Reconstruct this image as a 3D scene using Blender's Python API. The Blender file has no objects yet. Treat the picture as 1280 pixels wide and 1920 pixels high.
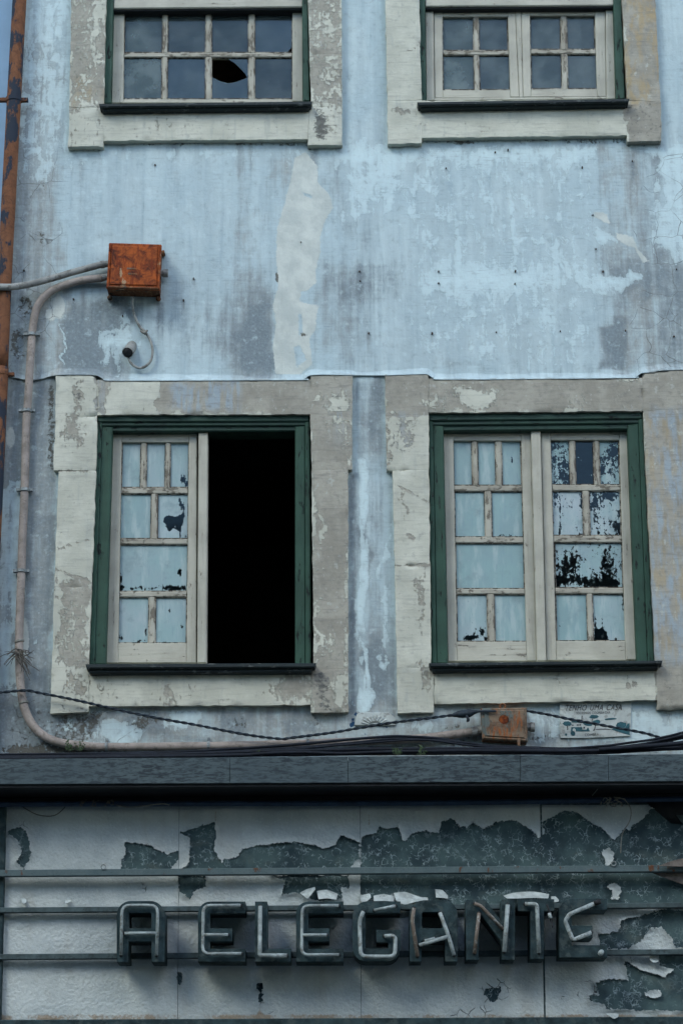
import bpy, bmesh, math, random
import numpy as np
from mathutils import Vector, Matrix
random.seed(7)

# ------------------------------------------------------------------ camera
scene = bpy.context.scene
col = scene.collection
FPX, PITCH, ROLL = 4055.0, math.radians(18.7), math.radians(-0.38)
CAMP = np.array([0.0, -10.08, 1.6])
_f = np.array([0, math.cos(PITCH), math.sin(PITCH)])
_r0 = np.array([1.0, 0, 0]); _u0 = np.array([0, -math.sin(PITCH), math.cos(PITCH)])
_r = _r0*math.cos(ROLL)+_u0*math.sin(ROLL); _u = -_r0*math.sin(ROLL)+_u0*math.cos(ROLL)
cd = bpy.data.cameras.new('camera'); cam = bpy.data.objects.new('camera', cd); col.objects.link(cam)
cam.matrix_world = Matrix(((_r[0], _u[0], -_f[0], CAMP[0]), (_r[1], _u[1], -_f[1], CAMP[1]), (_r[2], _u[2], -_f[2], CAMP[2]), (0, 0, 0, 1)))
cd.sensor_fit = 'HORIZONTAL'; cd.sensor_width = 36; cd.lens = FPX/1280*36
cd.clip_start = 0.1; cd.clip_end = 2000
scene.camera = cam

# ------------------------------------------------------------------ sky and soft overcast sun
SUN_EL, SUN_AZ = math.radians(40), math.radians(-42)     # azimuth measured from the street side (-Y), negative = from the left
w = bpy.data.worlds.new('World'); scene.world = w; w.use_nodes = True
wn = w.node_tree.nodes; bgn = wn['Background']
sky = wn.new('ShaderNodeTexSky'); sky.sky_type = 'NISHITA'; sky.sun_disc = False
sky.sun_elevation = SUN_EL; sky.sun_rotation = math.radians(180)+SUN_AZ
sky.air_density = 1.0; sky.dust_density = 0.7; sky.ozone_density = 1.0
w.node_tree.links.new(sky.outputs[0], bgn.inputs[0]); bgn.inputs[1].default_value = 0.12
sl = bpy.data.lights.new('sun', 'SUN'); sl.energy = 0.75; sl.angle = math.radians(24); sl.color = (1, .965, .87)
so = bpy.data.objects.new('sun', sl); col.objects.link(so)
sd = Vector((math.sin(SUN_AZ)*math.cos(SUN_EL), -math.cos(SUN_AZ)*math.cos(SUN_EL), math.sin(SUN_EL)))
so.rotation_euler = sd.to_track_quat('Z', 'Y').to_euler(); so.location = (0, -8, 20)
scene.view_settings.view_transform = 'Standard'; scene.view_settings.look = 'None'
scene.view_settings.exposure = 1.38; scene.view_settings.gamma = 1.0
scene.cycles.use_denoising = True; scene.cycles.use_adaptive_sampling = True; scene.cycles.adaptive_threshold = .03
scene.cycles.max_bounces = 4; scene.cycles.diffuse_bounces = 3; scene.cycles.caustics_reflective = False; scene.cycles.caustics_refractive = False; scene.cycles.transparent_max_bounces = 12

# ------------------------------------------------------------------ pixel <-> place helpers (survey of the photograph)
def P(px, py, y=0.0):
    px = np.asarray(px, float); py = np.asarray(py, float)
    d = _f[None]*FPX+_r[None]*(px.reshape(-1, 1)-640)-_u[None]*(py.reshape(-1, 1)-960)
    t = (np.broadcast_to(np.asarray(y, float), px.shape).reshape(-1)-CAMP[1])/d[:, 1]
    return CAMP[None]+d*t[:, None]
def p1(px, py, y=0.0): return Vector(P([px], [py], y)[0])
def proj(pts):
    q = pts-CAMP[None]; z = q@_f
    return 640+FPX*(q@_r)/z, 960-FPX*(q@_u)/z
S = 1/381.0                                   # metres for one photo pixel on the wall

# ------------------------------------------------------------------ numeric noise and shape fields
def _h(i, j, s):
    v = np.sin(i*127.1+j*311.7+s*74.7)*43758.5453
    return v-np.floor(v)
def vn(x, y, s=0):
    i = np.floor(x); j = np.floor(y); u = x-i; v = y-j
    u = u*u*(3-2*u); v = v*v*(3-2*v)
    return (_h(i, j, s)*(1-u)+_h(i+1, j, s)*u)*(1-v)+(_h(i, j+1, s)*(1-u)+_h(i+1, j+1, s)*u)*v
def fbm(x, y, s=0, o=5):
    a = 0; amp = .5
    for k in range(o):
        a = a+amp*vn(x, y, s+k*13); x = x*2.03; y = y*2.03; amp *= .5
    return a
def sdf(px, py, pts):
    pts = np.asarray(pts, float); n = len(pts)
    d = np.full(px.shape, 1e9); ins = np.zeros(px.shape, bool)
    for i in range(n):
        ax, ay = pts[i]; bx, by = pts[(i+1) % n]
        ex, ey = bx-ax, by-ay; wx, wy = px-ax, py-ay
        t = np.clip((wx*ex+wy*ey)/(ex*ex+ey*ey+1e-9), 0, 1)
        d = np.minimum(d, (wx-ex*t)**2+(wy-ey*t)**2)
        c = ((ay > py) != (by > py)) & (px < (bx-ax)*(py-ay)/((by-ay) if by != ay else 1e-9)+ax)
        ins ^= c
    d = np.sqrt(d)
    return np.where(ins, d, -d)
def sm(a, b, x):
    t = np.clip((x-a)/(b-a), 0, 1); return t*t*(3-2*t)
def blob(px, py, cx, cy, rx, ry, v=1.0):
    return v*np.exp(-(((px-cx)/rx)**2+((py-cy)/ry)**2))
def soft(px, py, x0, y0, x1, y1, s, v=1.0):
    return v*sm(-s, s, np.minimum(np.minimum(px-x0, x1-px), np.minimum(py-y0, y1-py)))

# ------------------------------------------------------------------ object helpers
def link(o, parent=None):
    col.objects.link(o)
    if parent is not None:
        o.parent = parent
        o.matrix_parent_inverse = Matrix.Translation(-world_loc(parent))
    return o
def world_loc(o):
    return Vector(o['_at']) if '_at' in o else Vector((0, 0, 0))
def thing(name, loc, label=None, cat=None, group=None, kind=None, parent=None):
    o = bpy.data.objects.new(name, None); o.empty_display_size = .1
    loc = Vector(loc); o['_at'] = tuple(loc); o.location = loc
    link(o, parent); tag(o, label, cat, group, kind); return o
def tag(o, label=None, cat=None, group=None, kind=None):
    if label: o['label'] = label
    if cat: o['category'] = cat
    if group: o['group'] = group
    if kind: o['kind'] = kind
    return o
def mesh(name, verts, faces, mat, parent=None, smooth=False, attrs=None):
    me = bpy.data.meshes.new(name); me.from_pydata([tuple(v) for v in verts], [], [tuple(f) for f in faces]); me.update()
    if mat: me.materials.append(mat)
    if smooth: me.polygons.foreach_set('use_smooth', np.ones(len(me.polygons), bool))
    if attrs:
        for k, v in attrs.items():
            a = me.attributes.new(k, 'FLOAT', 'POINT'); a.data.foreach_set('value', np.asarray(v, np.float32))
    return link(bpy.data.objects.new(name, me), parent)
def fast_grid(name, V, nx, ny, keep, mat, parent, attrs, smooth=True):
    """V: (ny*nx,3) front surface; keep: bool (ny-1,nx-1)"""
    j, i = np.nonzero(keep); a = j*nx+i
    Q = np.stack([a, a+nx, a+nx+1, a+1], 1)            # rows run top to bottom: this winding faces -Y
    used = np.unique(Q); rem = np.full(nx*ny, -1); rem[used] = np.arange(len(used)); Q = rem[Q]
    me = bpy.data.meshes.new(name); V2 = V[used]
    me.vertices.add(len(used)); me.vertices.foreach_set('co', V2.astype(np.float32).ravel())
    me.loops.add(Q.size); me.loops.foreach_set('vertex_index', Q.astype(np.int32).ravel())
    me.polygons.add(len(Q)); me.polygons.foreach_set('loop_start', np.arange(0, Q.size, 4, dtype=np.int32))
    me.polygons.foreach_set('use_smooth', np.full(len(Q), smooth)); me.update(calc_edges=True)
    for k, v in attrs.items():
        at = me.attributes.new(k, 'FLOAT', 'POINT'); at.data.foreach_set('value', np.asarray(v, np.float32).ravel()[used])
    me.materials.append(mat); me.validate()
    return link(bpy.data.objects.new(name, me), parent)
def qbox(name, quad, yf, yb, mat, parent=None, ch=1.2, jit=0.0, n=1):
    """bar seen in front as the pixel quad TL,TR,BR,BL; front at yf, back at yb, chamfered front edge"""
    c = np.mean(quad, 0)
    q = np.array(quad, float)
    F = P(q[:, 0], q[:, 1], yf)
    cen = F.mean(0); k = ch*S
    inner = []
    for i in range(4):
        a = F[i]; e1 = F[(i+1) % 4]-a; e2 = F[i-1]-a
        e1 = e1/np.linalg.norm(e1); e2 = e2/np.linalg.norm(e2)
        inner.append(a+(e1+e2)*k)
    V = [tuple(v) for v in inner]
    V += [(v[0], yf+k, v[2]) for v in F] + [(v[0], yb, v[2]) for v in F]
    Fc = [(0, 3, 2, 1)]
    for i in range(4):
        j = (i+1) % 4
        Fc += [(i, j, 4+j, 4+i), (4+i, 4+j, 8+j, 8+i)]
    Fc.append((8, 9, 10, 11))
    return mesh(name, V, Fc, mat, parent)
def rect(x0, y0, x1, y1): return [(x0, y0), (x1, y0), (x1, y1), (x0, y1)]
def extr(name, loops, yf, th, mat, parent=None, bev=0.0, attrs=None):
    """flat outline(s) in pixels, extruded from yf back by th; inner loops are holes"""
    cu = bpy.data.curves.new('c', 'CURVE'); cu.dimensions = '2D'; cu.fill_mode = 'BOTH'
    cu.extrude = max(th/2-bev, 0.0); cu.bevel_depth = bev; cu.bevel_resolution = 1; cu.offset = -bev
    for lp in loops:
        W = P([p[0] for p in lp], [p[1] for p in lp], yf)
        sp = cu.splines.new('POLY'); sp.points.add(len(lp)-1); sp.use_cyclic_u = True
        for k, v in enumerate(W): sp.points[k].co = (v[0], v[2], 0, 1)
    ob = bpy.data.objects.new('c', cu); me = bpy.data.meshes.new_from_object(ob)
    n = len(me.vertices); co = np.empty(n*3, np.float32); me.vertices.foreach_get('co', co); co = co.reshape(-1, 3)
    co = np.stack([co[:, 0], yf+th/2-co[:, 2], co[:, 1]], 1)
    me.vertices.foreach_set('co', co.ravel()); me.update()
    bpy.data.objects.remove(ob); bpy.data.curves.remove(cu)
    me.name = name; me.materials.clear(); me.materials.append(mat)
    for p in me.polygons: p.material_index = 0
    return link(bpy.data.objects.new(name, me), parent)
def smooth_path(pts, sub=6, closed=False):
    pts = [np.array(p, float) for p in pts]; out = []
    for i in range(len(pts)-1):
        a = pts[max(i-1, 0)]; b = pts[i]; c = pts[i+1]; d = pts[min(i+2, len(pts)-1)]
        for k in range(sub):
            t = k/sub
            out.append(.5*((2*b)+(-a+c)*t+(2*a-5*b+4*c-d)*t*t+(-a+3*b-3*c+d)*t**3))
    out.append(pts[-1]); return np.array(out)
def sweep(W, rad, n=10):
    W = np.asarray(W); m = len(W); V = []; F = []
    T = np.gradient(W, axis=0); T /= np.linalg.norm(T, axis=1)[:, None]+1e-12
    up = np.array([0, -1.0, 0]); rad = np.broadcast_to(rad, m)
    for i in range(m):
        t = T[i]; b = np.cross(t, up)
        if np.linalg.norm(b) < 1e-3: b = np.cross(t, [1, 0, 0])
        b /= np.linalg.norm(b); nn = np.cross(b, t); up = nn
        for k in range(n):
            an = 2*math.pi*k/n; V.append(W[i]+rad[i]*(math.cos(an)*b+math.sin(an)*nn))
    for i in range(m-1):
        for k in range(n):
            k2 = (k+1) % n; F.append((i*n+k, i*n+k2, (i+1)*n+k2, (i+1)*n+k))
    F.append(tuple(range(n))[::-1]); F.append(tuple((m-1)*n+k for k in range(n)))
    return V, F
def tube(name, pts, rpx, mat, parent=None, y=None, n=10, sub=6, wob=0.0):
    """pts: (px,py) with y given, or (px,py,y)"""
    A = smooth_path([(p[0], p[1], p[2] if len(p) > 2 else y) for p in pts], sub) if sub > 1 else np.array([(p[0], p[1], p[2] if len(p) > 2 else y) for p in pts], float)
    W = P(A[:, 0], A[:, 1], A[:, 2])
    if wob: W = W+np.stack([fbm(W[:, 0]*9, W[:, 2]*9, k)-.5 for k in (1, 2, 3)], 1)*wob
    V, F = sweep(W, rpx*S, n)
    return mesh(name, V, F, mat, parent, True)
def joined(name, parts, mat, parent=None, smooth=True):
    V = []; F = []
    for v, f in parts:
        o = len(V); V += [tuple(x) for x in v]; F += [tuple(i+o for i in q) for q in f]
    return mesh(name, V, F, mat, parent, smooth)

# ------------------------------------------------------------------ node helpers
TINT = (.95, 1.02, .98)          # the print the photograph was made with leans to teal: kept as one small shift of all pigments
class Mat:
    def __init__(s, name):
        s.m = bpy.data.materials.new(name); s.m.use_nodes = True; s.t = s.m.node_tree; s.N = s.t.nodes; s.b = s.N['Principled BSDF']
        s.geo = s.N.new('ShaderNodeNewGeometry'); s.pos = s.geo.outputs['Position']
    def put(s, sock, v):
        if isinstance(v, bpy.types.NodeSocket): s.t.links.new(v, sock)
        elif isinstance(v, (tuple, list)) and len(v) == 3 and len(sock.default_value) == 4: sock.default_value = (v[0]*TINT[0], v[1]*TINT[1], v[2]*TINT[2], 1)
        else: sock.default_value = v
    def vec(s, sc):
        n = s.N.new('ShaderNodeVectorMath'); n.operation = 'MULTIPLY'; s.put(n.inputs[0], s.pos); n.inputs[1].default_value = sc; return n.outputs[0]
    def noise(s, sc, detail=5, rough=.55, dist=0.0, v=None):
        n = s.N.new('ShaderNodeTexNoise'); n.inputs['Detail'].default_value = detail; n.inputs['Roughness'].default_value = rough; n.inputs['Distortion'].default_value = dist
        if isinstance(sc, (tuple, list)): s.put(n.inputs['Vector'], s.vec(sc)); n.inputs['Scale'].default_value = 1
        else: s.put(n.inputs['Vector'], v or s.pos); n.inputs['Scale'].default_value = sc
        return n.outputs[0]
    def vor(s, sc, feat='DISTANCE_TO_EDGE', v=None):
        n = s.N.new('ShaderNodeTexVoronoi'); n.feature = feat; n.inputs['Scale'].default_value = sc; s.put(n.inputs['Vector'], v or s.pos); return n.outputs[0]
    def warp(s, amt, sc):
        n = s.N.new('ShaderNodeTexNoise'); n.inputs['Scale'].default_value = sc; s.put(n.inputs['Vector'], s.pos)
        a = s.N.new('ShaderNodeVectorMath'); a.operation = 'MULTIPLY_ADD'; s.put(a.inputs[0], n.outputs[1]); a.inputs[1].default_value = (amt,)*3; s.put(a.inputs[2], s.pos); return a.outputs[0]
    def attr(s, name):
        n = s.N.new('ShaderNodeAttribute'); n.attribute_name = name; return n.outputs['Fac']
    def op(s, o, a, b=0.0, c=0.0):
        n = s.N.new('ShaderNodeMath'); n.operation = o
        s.put(n.inputs[0], a); s.put(n.inputs[1], b); s.put(n.inputs[2], c); return n.outputs[0]
    def mad(s, a, k, c): return s.op('MULTIPLY_ADD', a, k, c)
    def st(s, x, lo, hi, a=0.0, b=1.0):
        n = s.N.new('ShaderNodeMapRange'); n.interpolation_type = 'SMOOTHSTEP'; s.put(n.inputs[0], x)
        n.inputs[1].default_value = lo; n.inputs[2].default_value = hi; n.inputs[3].default_value = a; n.inputs[4].default_value = b; return n.outputs[0]
    def mix(s, f, a, b, mode='MIX'):
        n = s.N.new('ShaderNodeMix'); n.data_type = 'RGBA'; n.blend_type = mode
        s.put(n.inputs[0], f); s.put(n.inputs[6], a); s.put(n.inputs[7], b); return n.outputs[2]
    def bump(s, h, dist=.01, strength=1.0, nrm=None):
        n = s.N.new('ShaderNodeBump'); n.inputs['Strength'].default_value = strength; n.inputs['Distance'].default_value = dist
        s.put(n.inputs['Height'], h)
        if nrm is not None: s.put(n.inputs['Normal'], nrm)
        return n.outputs[0]
    def out(s, color, rough=.85, normal=None, metal=0.0, spec=.3):
        s.put(s.b.inputs['Base Color'], color); s.put(s.b.inputs['Roughness'], rough); s.put(s.b.inputs['Metallic'], metal); s.b.inputs['Specular IOR Level'].default_value = spec
        if normal is not None: s.put(s.b.inputs['Normal'], normal)
        return s.m

MT = {}
def m_wall():
    m = Mat('blue_limewash_plaster')
    grey, pale, beige, dirt, blue, warm = [m.attr(k) for k in ('grey', 'pale', 'beige', 'dirt', 'blue', 'warm')]
    st1 = m.noise((11, 3, 1.1), 6, .6); st2 = m.noise((34, 3, 3.2), 7, .62); cl = m.noise(2.3, 6, .62, .4); fine = m.noise(70, 4, .6); fl = m.noise((14, 8, 9), 7, .68, .6)
    hs = m.noise((6, 5, 46), 6, .6)
    mo = m.noise(24, 6, .65); sc_ = m.noise((10, 8, 130), 5, .65)
    c = m.mix(m.st(st1, .32, .66), (.385, .45, .483), (.49, .565, .593))
    lg = m.noise((24, 3, .45), 4, .55)
    c = m.mix(m.st(lg, .50, .68, 0, .32), c, (.30, .37, .415))
    c = m.mix(m.st(cl, .36, .66, 0, .7), c, (.39, .475, .52))
    c = m.mix(m.st(st2, .48, .75, 0, .45), c, (.28, .355, .41))
    # bare grey cement where the limewash wore thin: soft washes with streaky, scuffed edges
    wear = m.mad(fl, .75, m.mad(st2, .7, m.mad(lg, .5, m.mad(hs, .35, m.mad(grey, 1.0, -1.48)))))
    wf = m.op('MULTIPLY', m.st(wear, -.12, .42, 0, .92), m.st(fine, .2, .62, .72, 1))
    gcol = m.mix(m.st(cl, .35, .62), (.165, .195, .225), (.28, .305, .32))
    gcol = m.mix(m.op('MULTIPLY', warm, m.st(st2, .3, .6, .4, 1)), gcol, (.325, .30, .27))
    gcol = m.mix(m.st(wear, .22, .62, 0, .8), gcol, (.14, .165, .19))
    c = m.mix(wf, c, gcol)
    # thin pale chalky remains
    pr_ = m.mad(fl, 1.0, m.mad(st2, .7, m.mad(hs, .25, m.mad(pale, .8, -1.42))))
    pf = m.op('ADD', m.st(pr_, -.02, .04, 0, .5), m.st(pr_, -.1, .4, 0, .45))
    c = m.mix(pf, c, (.555, .655, .69))
    c = m.mix(m.st(mo, .52, .74, 0, .5), c, (.24, .275, .30)); c = m.mix(m.st(mo, .30, .46, .45, 0), c, (.53, .62, .655))
    c = m.mix(m.op('MULTIPLY', m.st(sc_, .54, .70, 0, .55), m.st(cl, .4, .6, .2, 1)), c, (.22, .26, .29))
    # beige old render
    bf = m.st(m.mad(m.noise(26, 6, .62), .8, m.mad(m.noise((90, 20, 70), 5, .65), .8, m.mad(beige, 1.0, -.80))), -.14, .16)
    bc = m.mix(m.st(m.noise(9, 6, .6), .38, .66), (.46, .48, .465), (.58, .59, .56))
    c = m.mix(bf, c, bc)
    # dirt, moss and rust coloured speckle
    df = m.st(m.mad(m.noise(48, 6, .7), 1.5, m.mad(dirt, 1.0, -1.28)), -.03, .16)
    c = m.mix(m.op('MULTIPLY', df, .85), c, (.085, .075, .062))
    sp = m.st(m.noise(120, 3, .5), .70, .75)
    c = m.mix(m.op('MULTIPLY', sp, .45), c, (.12, .11, .10))
    ckv = m.vor(7, v=m.warp(.12, 5)); ck = m.op('MULTIPLY', m.st(ckv, .0, .014, 1, 0), m.st(m.mad(m.noise(4, 4), 1.0, m.attr('crack')), .95, 1.05))
    c = m.mix(m.op('MULTIPLY', ck, .8), c, (.10, .10, .10))
    c = m.mix(m.st(m.mad(m.noise(40, 6, .6), 1.0, m.mad(blue, 1.0, -.9)), -.02, .05), c, (.02, .06, .13))
    h = m.mad(fl, .5, m.mad(fine, .12, m.mad(wf, -.5, m.mad(bf, .12, m.mad(df, -.4, m.mad(pf, .25, m.op('MULTIPLY', cl, 1.6)))))))
    return m.out(c, .93, m.bump(h, .006, .9), spec=.15)
def m_stone():
    m = Mat('painted_stone_surround')
    bare, dirt, ochre, blue = m.attr('bare'), m.attr('dirt'), m.attr('ochre'), m.attr('bluish')
    fl = m.noise((13, 9, 8), 7, .68, .5); hs = m.noise((9, 8, 75), 6, .62); vs = m.noise((36, 9, 5), 7, .6); cl = m.noise(5, 6, .6); fine = m.noise(95, 4, .6)
    paint = m.mix(m.st(cl, .35, .65), (.45, .435, .375), (.56, .54, .47))
    paint = m.mix(m.st(hs, .50, .70, 0, .45), paint, (.31, .30, .275)); mo = m.noise(30, 6, .66)
    paint = m.mix(m.st(mo, .54, .74, 0, .55), paint, (.27, .265, .25)); paint = m.mix(m.st(vs, .54, .74, 0, .45), paint, (.33, .34, .33))
    sc = m.mix(m.st(m.noise(7, 6, .65), .36, .66), (.275, .25, .215), (.365, .335, .29))
    sc = m.mix(m.op('MULTIPLY', blue, m.st(vs, .38, .58)), sc, (.30, .35, .40))
    sc = m.mix(m.op('MULTIPLY', ochre, m.st(m.noise((20, 9, 8), 7, .6), .42, .62)), sc, (.37, .27, .15))
    sc = m.mix(m.st(m.noise((30, 9, 20), 6, .7), .60, .66, 0, .55), sc, (.46, .46, .43)); sc = m.mix(m.st(mo, .50, .72, 0, .6), sc, (.19, .175, .16)); sc = m.mix(m.st(hs, .52, .7, 0, .5), sc, (.20, .185, .17))
    f2 = m.noise((60, 20, 42), 5, .65)
    b = m.mad(fl, .85, m.mad(hs, .28, m.mad(vs, .45, m.mad(f2, .9, m.mad(bare, 1.0, -1.75)))))
    bf = m.op('ADD', m.st(b, -.015, .05, 0, .72), m.st(b, -.2, .35, 0, .28))
    c = m.mix(bf, paint, sc)
    df = m.st(m.mad(m.noise((44, 20, 60), 6, .7), 1.5, m.mad(dirt, 1.0, -1.28)), -.03, .2)
    c = m.mix(m.op('MULTIPLY', df, .8), c, (.10, .10, .098))
    rim = m.op('MULTIPLY', m.st(b, -.05, -.012), m.st(b, -.004, .02, 1, 0))
    c = m.mix(m.op('MULTIPLY', rim, .35), c, (.14, .13, .115))
    h = m.mad(bf, -.9, m.mad(fine, .22, m.mad(hs, .45, m.mad(fl, .5, m.op('MULTIPLY', df, -.4)))))
    return m.out(c, .9, m.bump(h, .004, .9), spec=.2)
def m_wood(name, c1, c2, under, amount=.36, grain=(50, 20, 4), rough=.6, horiz=False):
    m = Mat(name)
    g = m.noise((4, 20, 60) if horiz else grain, 6, .65, .3); cl = m.noise(6, 7, .6); fl = m.noise((22, 12, 40) if horiz else (40, 12, 14), 7, .7)
    c = m.mix(m.st(cl, .35, .65), c1, c2)
    c = m.mix(m.st(g, .50, .72, 0, .45), c, tuple(x*.62 for x in c1))
    f = m.st(m.mad(fl, 1.0, m.op('MULTIPLY', g, .5)), 1.0-amount*.55, 1.0-amount*.55+.06)
    c = m.mix(f, c, under)
    h = m.mad(g, .7, m.mad(f, -.9, m.op('MULTIPLY', m.noise(140, 3), .2)))
    return m.out(c, m.st(f, 0, 1, rough, .9), m.bump(h, .0025, .9), spec=.35)
def m_rust(name, cols, paintcol, paint_amt, rough=.82, lo=.45):
    m = Mat(name)
    n1 = m.noise(17, 7, .7, .6); n2 = m.noise((60, 40, 12), 6, .68); n3 = m.noise(150, 4, .6)
    c = m.mix(m.st(n1, .32, .62), cols[0], cols[1]); c = m.mix(m.st(n2, .48, .66), c, cols[2])
    f = m.st(m.mad(m.noise((13, 13, 6), 6, .66), 1.0, paint_amt-1.0), -.02, .04)
    c = m.mix(f, c, paintcol)
    c = m.mix(m.st(n3, .60, .7, 0, .5), c, tuple(x*.35 for x in cols[0]))
    h = m.mad(n3, .4, m.mad(n2, .6, m.op('MULTIPLY', f, .7)))
    return m.out(c, rough, m.bump(h, .003, .8), spec=.25)
def m_plain(name, c, rough=.6, var=.25, sc=20, bmp=.2, metal=0.0, spec=.35, grime=None):
    m = Mat(name)
    n = m.noise(sc, 6, .62)
    k = m.mix(m.st(n, .3, .7), tuple(x*(1-var) for x in c), tuple(min(1, x*(1+var)) for x in c))
    if grime: k = m.mix(m.st(m.noise(sc*1.7, 6, .68), .52, .62, 0, .8), k, grime)
    return m.out(k, rough, m.bump(m.noise(sc*6, 5), .002, bmp), metal, spec)
def m_glass(name, film):
    m = Mat(name); N = m.N
    tr = N.new('ShaderNodeBsdfTransparent'); tr.inputs[0].default_value = (.55, .62, .66, 1)
    gl = N.new('ShaderNodeBsdfGlossy'); gl.inputs['Roughness'].default_value = .03; gl.inputs[0].default_value = (.66, .82, .86, 1)
    wv = m.noise(3.2, 2, .4); m.put(gl.inputs['Normal'], m.bump(wv, .01, .15))
    df = N.new('ShaderNodeBsdfDiffuse'); m.put(df.inputs[0], m.mix(m.st(m.noise(9, 6, .6), .35, .65), (.115, .155, .165), (.24, .29, .30)))
    fr = N.new('ShaderNodeFresnel'); fr.inputs[0].default_value = 1.6
    a = N.new('ShaderNodeMixShader'); b = N.new('ShaderNodeMixShader')
    m.put(a.inputs[0], m.op('MULTIPLY', fr.outputs[0], 1.2)); m.put(a.inputs[1], tr.outputs[0]); m.put(a.inputs[2], gl.outputs[0])
    at = m.attr('film')
    d = m.st(m.mad(m.noise((4, 3, 2.5), 7, .6), .8, at), .24, .90, .14, .62)
    sp = m.st(m.noise(85, 3, .5), .71, .75, 0, .5)
    m.put(b.inputs[0], m.op('ADD', d, sp)); m.put(b.inputs[1], a.outputs[0]); m.put(b.inputs[2], df.outputs[0])
    m.put(N['Material Output'].inputs[0], b.outputs[0]); N.remove(m.b); return m.m
def m_pane():
    """glass painted over with chalky light blue paint that has scratched and flaked off"""
    m = Mat('painted_over_glass'); N = m.N
    peel, tint = m.attr('peel'), m.attr('tint')
    n = m.noise((34, 10, 26), 7, .7, .4); vs = m.noise((60, 10, 8), 7, .65); cl = m.noise(6, 7, .6)
    n2 = m.noise((95, 20, 70), 5, .65); edge = m.attr('edge')
    f = m.st(m.mad(n, 1.2, m.mad(n2, .9, m.mad(vs, .6, m.mad(peel, .95, -1.82)))), -.02, .03)
    pc = m.mix(tint, (.205, .305, .325), (.345, .395, .43)); pc = m.mix(m.st(cl, .35, .7, 0, .7), pc, (.24, .365, .375))
    pc = m.mix(m.st(vs, .5, .72, 0, .5), pc, (.19, .29, .335))
    pc = m.mix(m.st(m.noise(60, 6, .6), .62, .72, 0, .4), pc, (.34, .42, .45))
    pc = m.mix(m.st(m.mad(n2, .9, edge), .85, 1.15, 0, .85), pc, (.10, .095, .085))
    pc = m.mix(m.st(m.noise((22, 10, 5), 6, .6), .48, .68, 0, .6), pc, (.40, .47, .48)); pc = m.mix(m.st(m.noise(11, 7, .65), .52, .72, 0, .8), pc, (.19, .26, .275)); pc = m.mix(m.st(m.noise((140, 10, 14), 4, .6), .60, .72, 0, .5), pc, (.17, .25, .29))
    m.put(m.b.inputs['Base Color'], pc); m.b.inputs['Roughness'].default_value = .5; m.put(m.b.inputs['Normal'], m.bump(m.mad(cl, .5, m.op('MULTIPLY', f, -1.0)), .002, .5))
    tr = N.new('ShaderNodeBsdfTransparent'); tr.inputs[0].default_value = (.4, .45, .48, 1)
    gl = N.new('ShaderNodeBsdfGlossy'); gl.inputs['Roughness'].default_value = .08; gl.inputs[0].default_value = (.48, .68, .76, 1)
    fr = N.new('ShaderNodeFresnel'); fr.inputs[0].default_value = 1.5
    a = N.new('ShaderNodeMixShader'); b = N.new('ShaderNodeMixShader')
    m.put(a.inputs[0], fr.outputs[0]); m.put(a.inputs[1], tr.outputs[0]); m.put(a.inputs[2], gl.outputs[0])
    m.put(b.inputs[0], f); m.put(b.inputs[1], m.b.outputs[0]); m.put(b.inputs[2], a.outputs[0])
    m.put(N['Material Output'].inputs[0], b.outputs[0]); return m.m
def m_marble():
    m = Mat('dark_veined_marble')
    wv = m.warp(.10, 6); n = m.noise((20, 8, 85), 7, .72, .6); n2 = m.noise((26, 8, 90), 6, .6); cl = m.noise(3, 5)
    c = m.mix(m.st(n, .42, .56), (.010, .018, .024), (.058, .080, .088)); c = m.mix(m.st(n2, .50, .70, 0, .6), c, (.075, .10, .108))
    c = m.mix(m.st(cl, .4, .65, 0, .5), c, (.04, .06, .072))
    return m.out(c, .45, m.bump(n2, .001, .3), spec=.4)
def m_board():
    """grey backing of the sign board with a net of pale glue cracks"""
    m = Mat('cracked_glue_backing')
    wv = m.warp(.045, 26); e = m.vor(42, v=wv); e2 = m.vor(66, v=wv); n = m.noise(7, 6, .6); n2 = m.noise(40, 6)
    c = m.mix(m.st(n, .35, .65), (.020, .040, .049), (.062, .100, .104))
    c = m.mix(m.st(m.noise((5, 5, 9), 6, .65), .55, .68, 0, .5), c, (.085, .10, .088))
    ln = m.op('MULTIPLY', m.st(e, .015, .085, 1, 0), m.st(m.noise(30, 5), .47, .60))
    ln2 = m.op('MULTIPLY', m.st(e2, .015, .085, 1, 0), m.st(m.noise(15, 5), .52, .62))
    l = m.op('MULTIPLY', m.op('MAXIMUM', ln, m.op('MULTIPLY', ln2, .7)), m.st(m.noise(5, 4), .36, .60, .15, 1))
    c = m.mix(m.op('MULTIPLY', l, .6), c, (.38, .45, .48))
    return m.out(c, .7, m.bump(m.mad(l, .6, m.op('MULTIPLY', n2, .4)), .004, .6), spec=.25)
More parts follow.
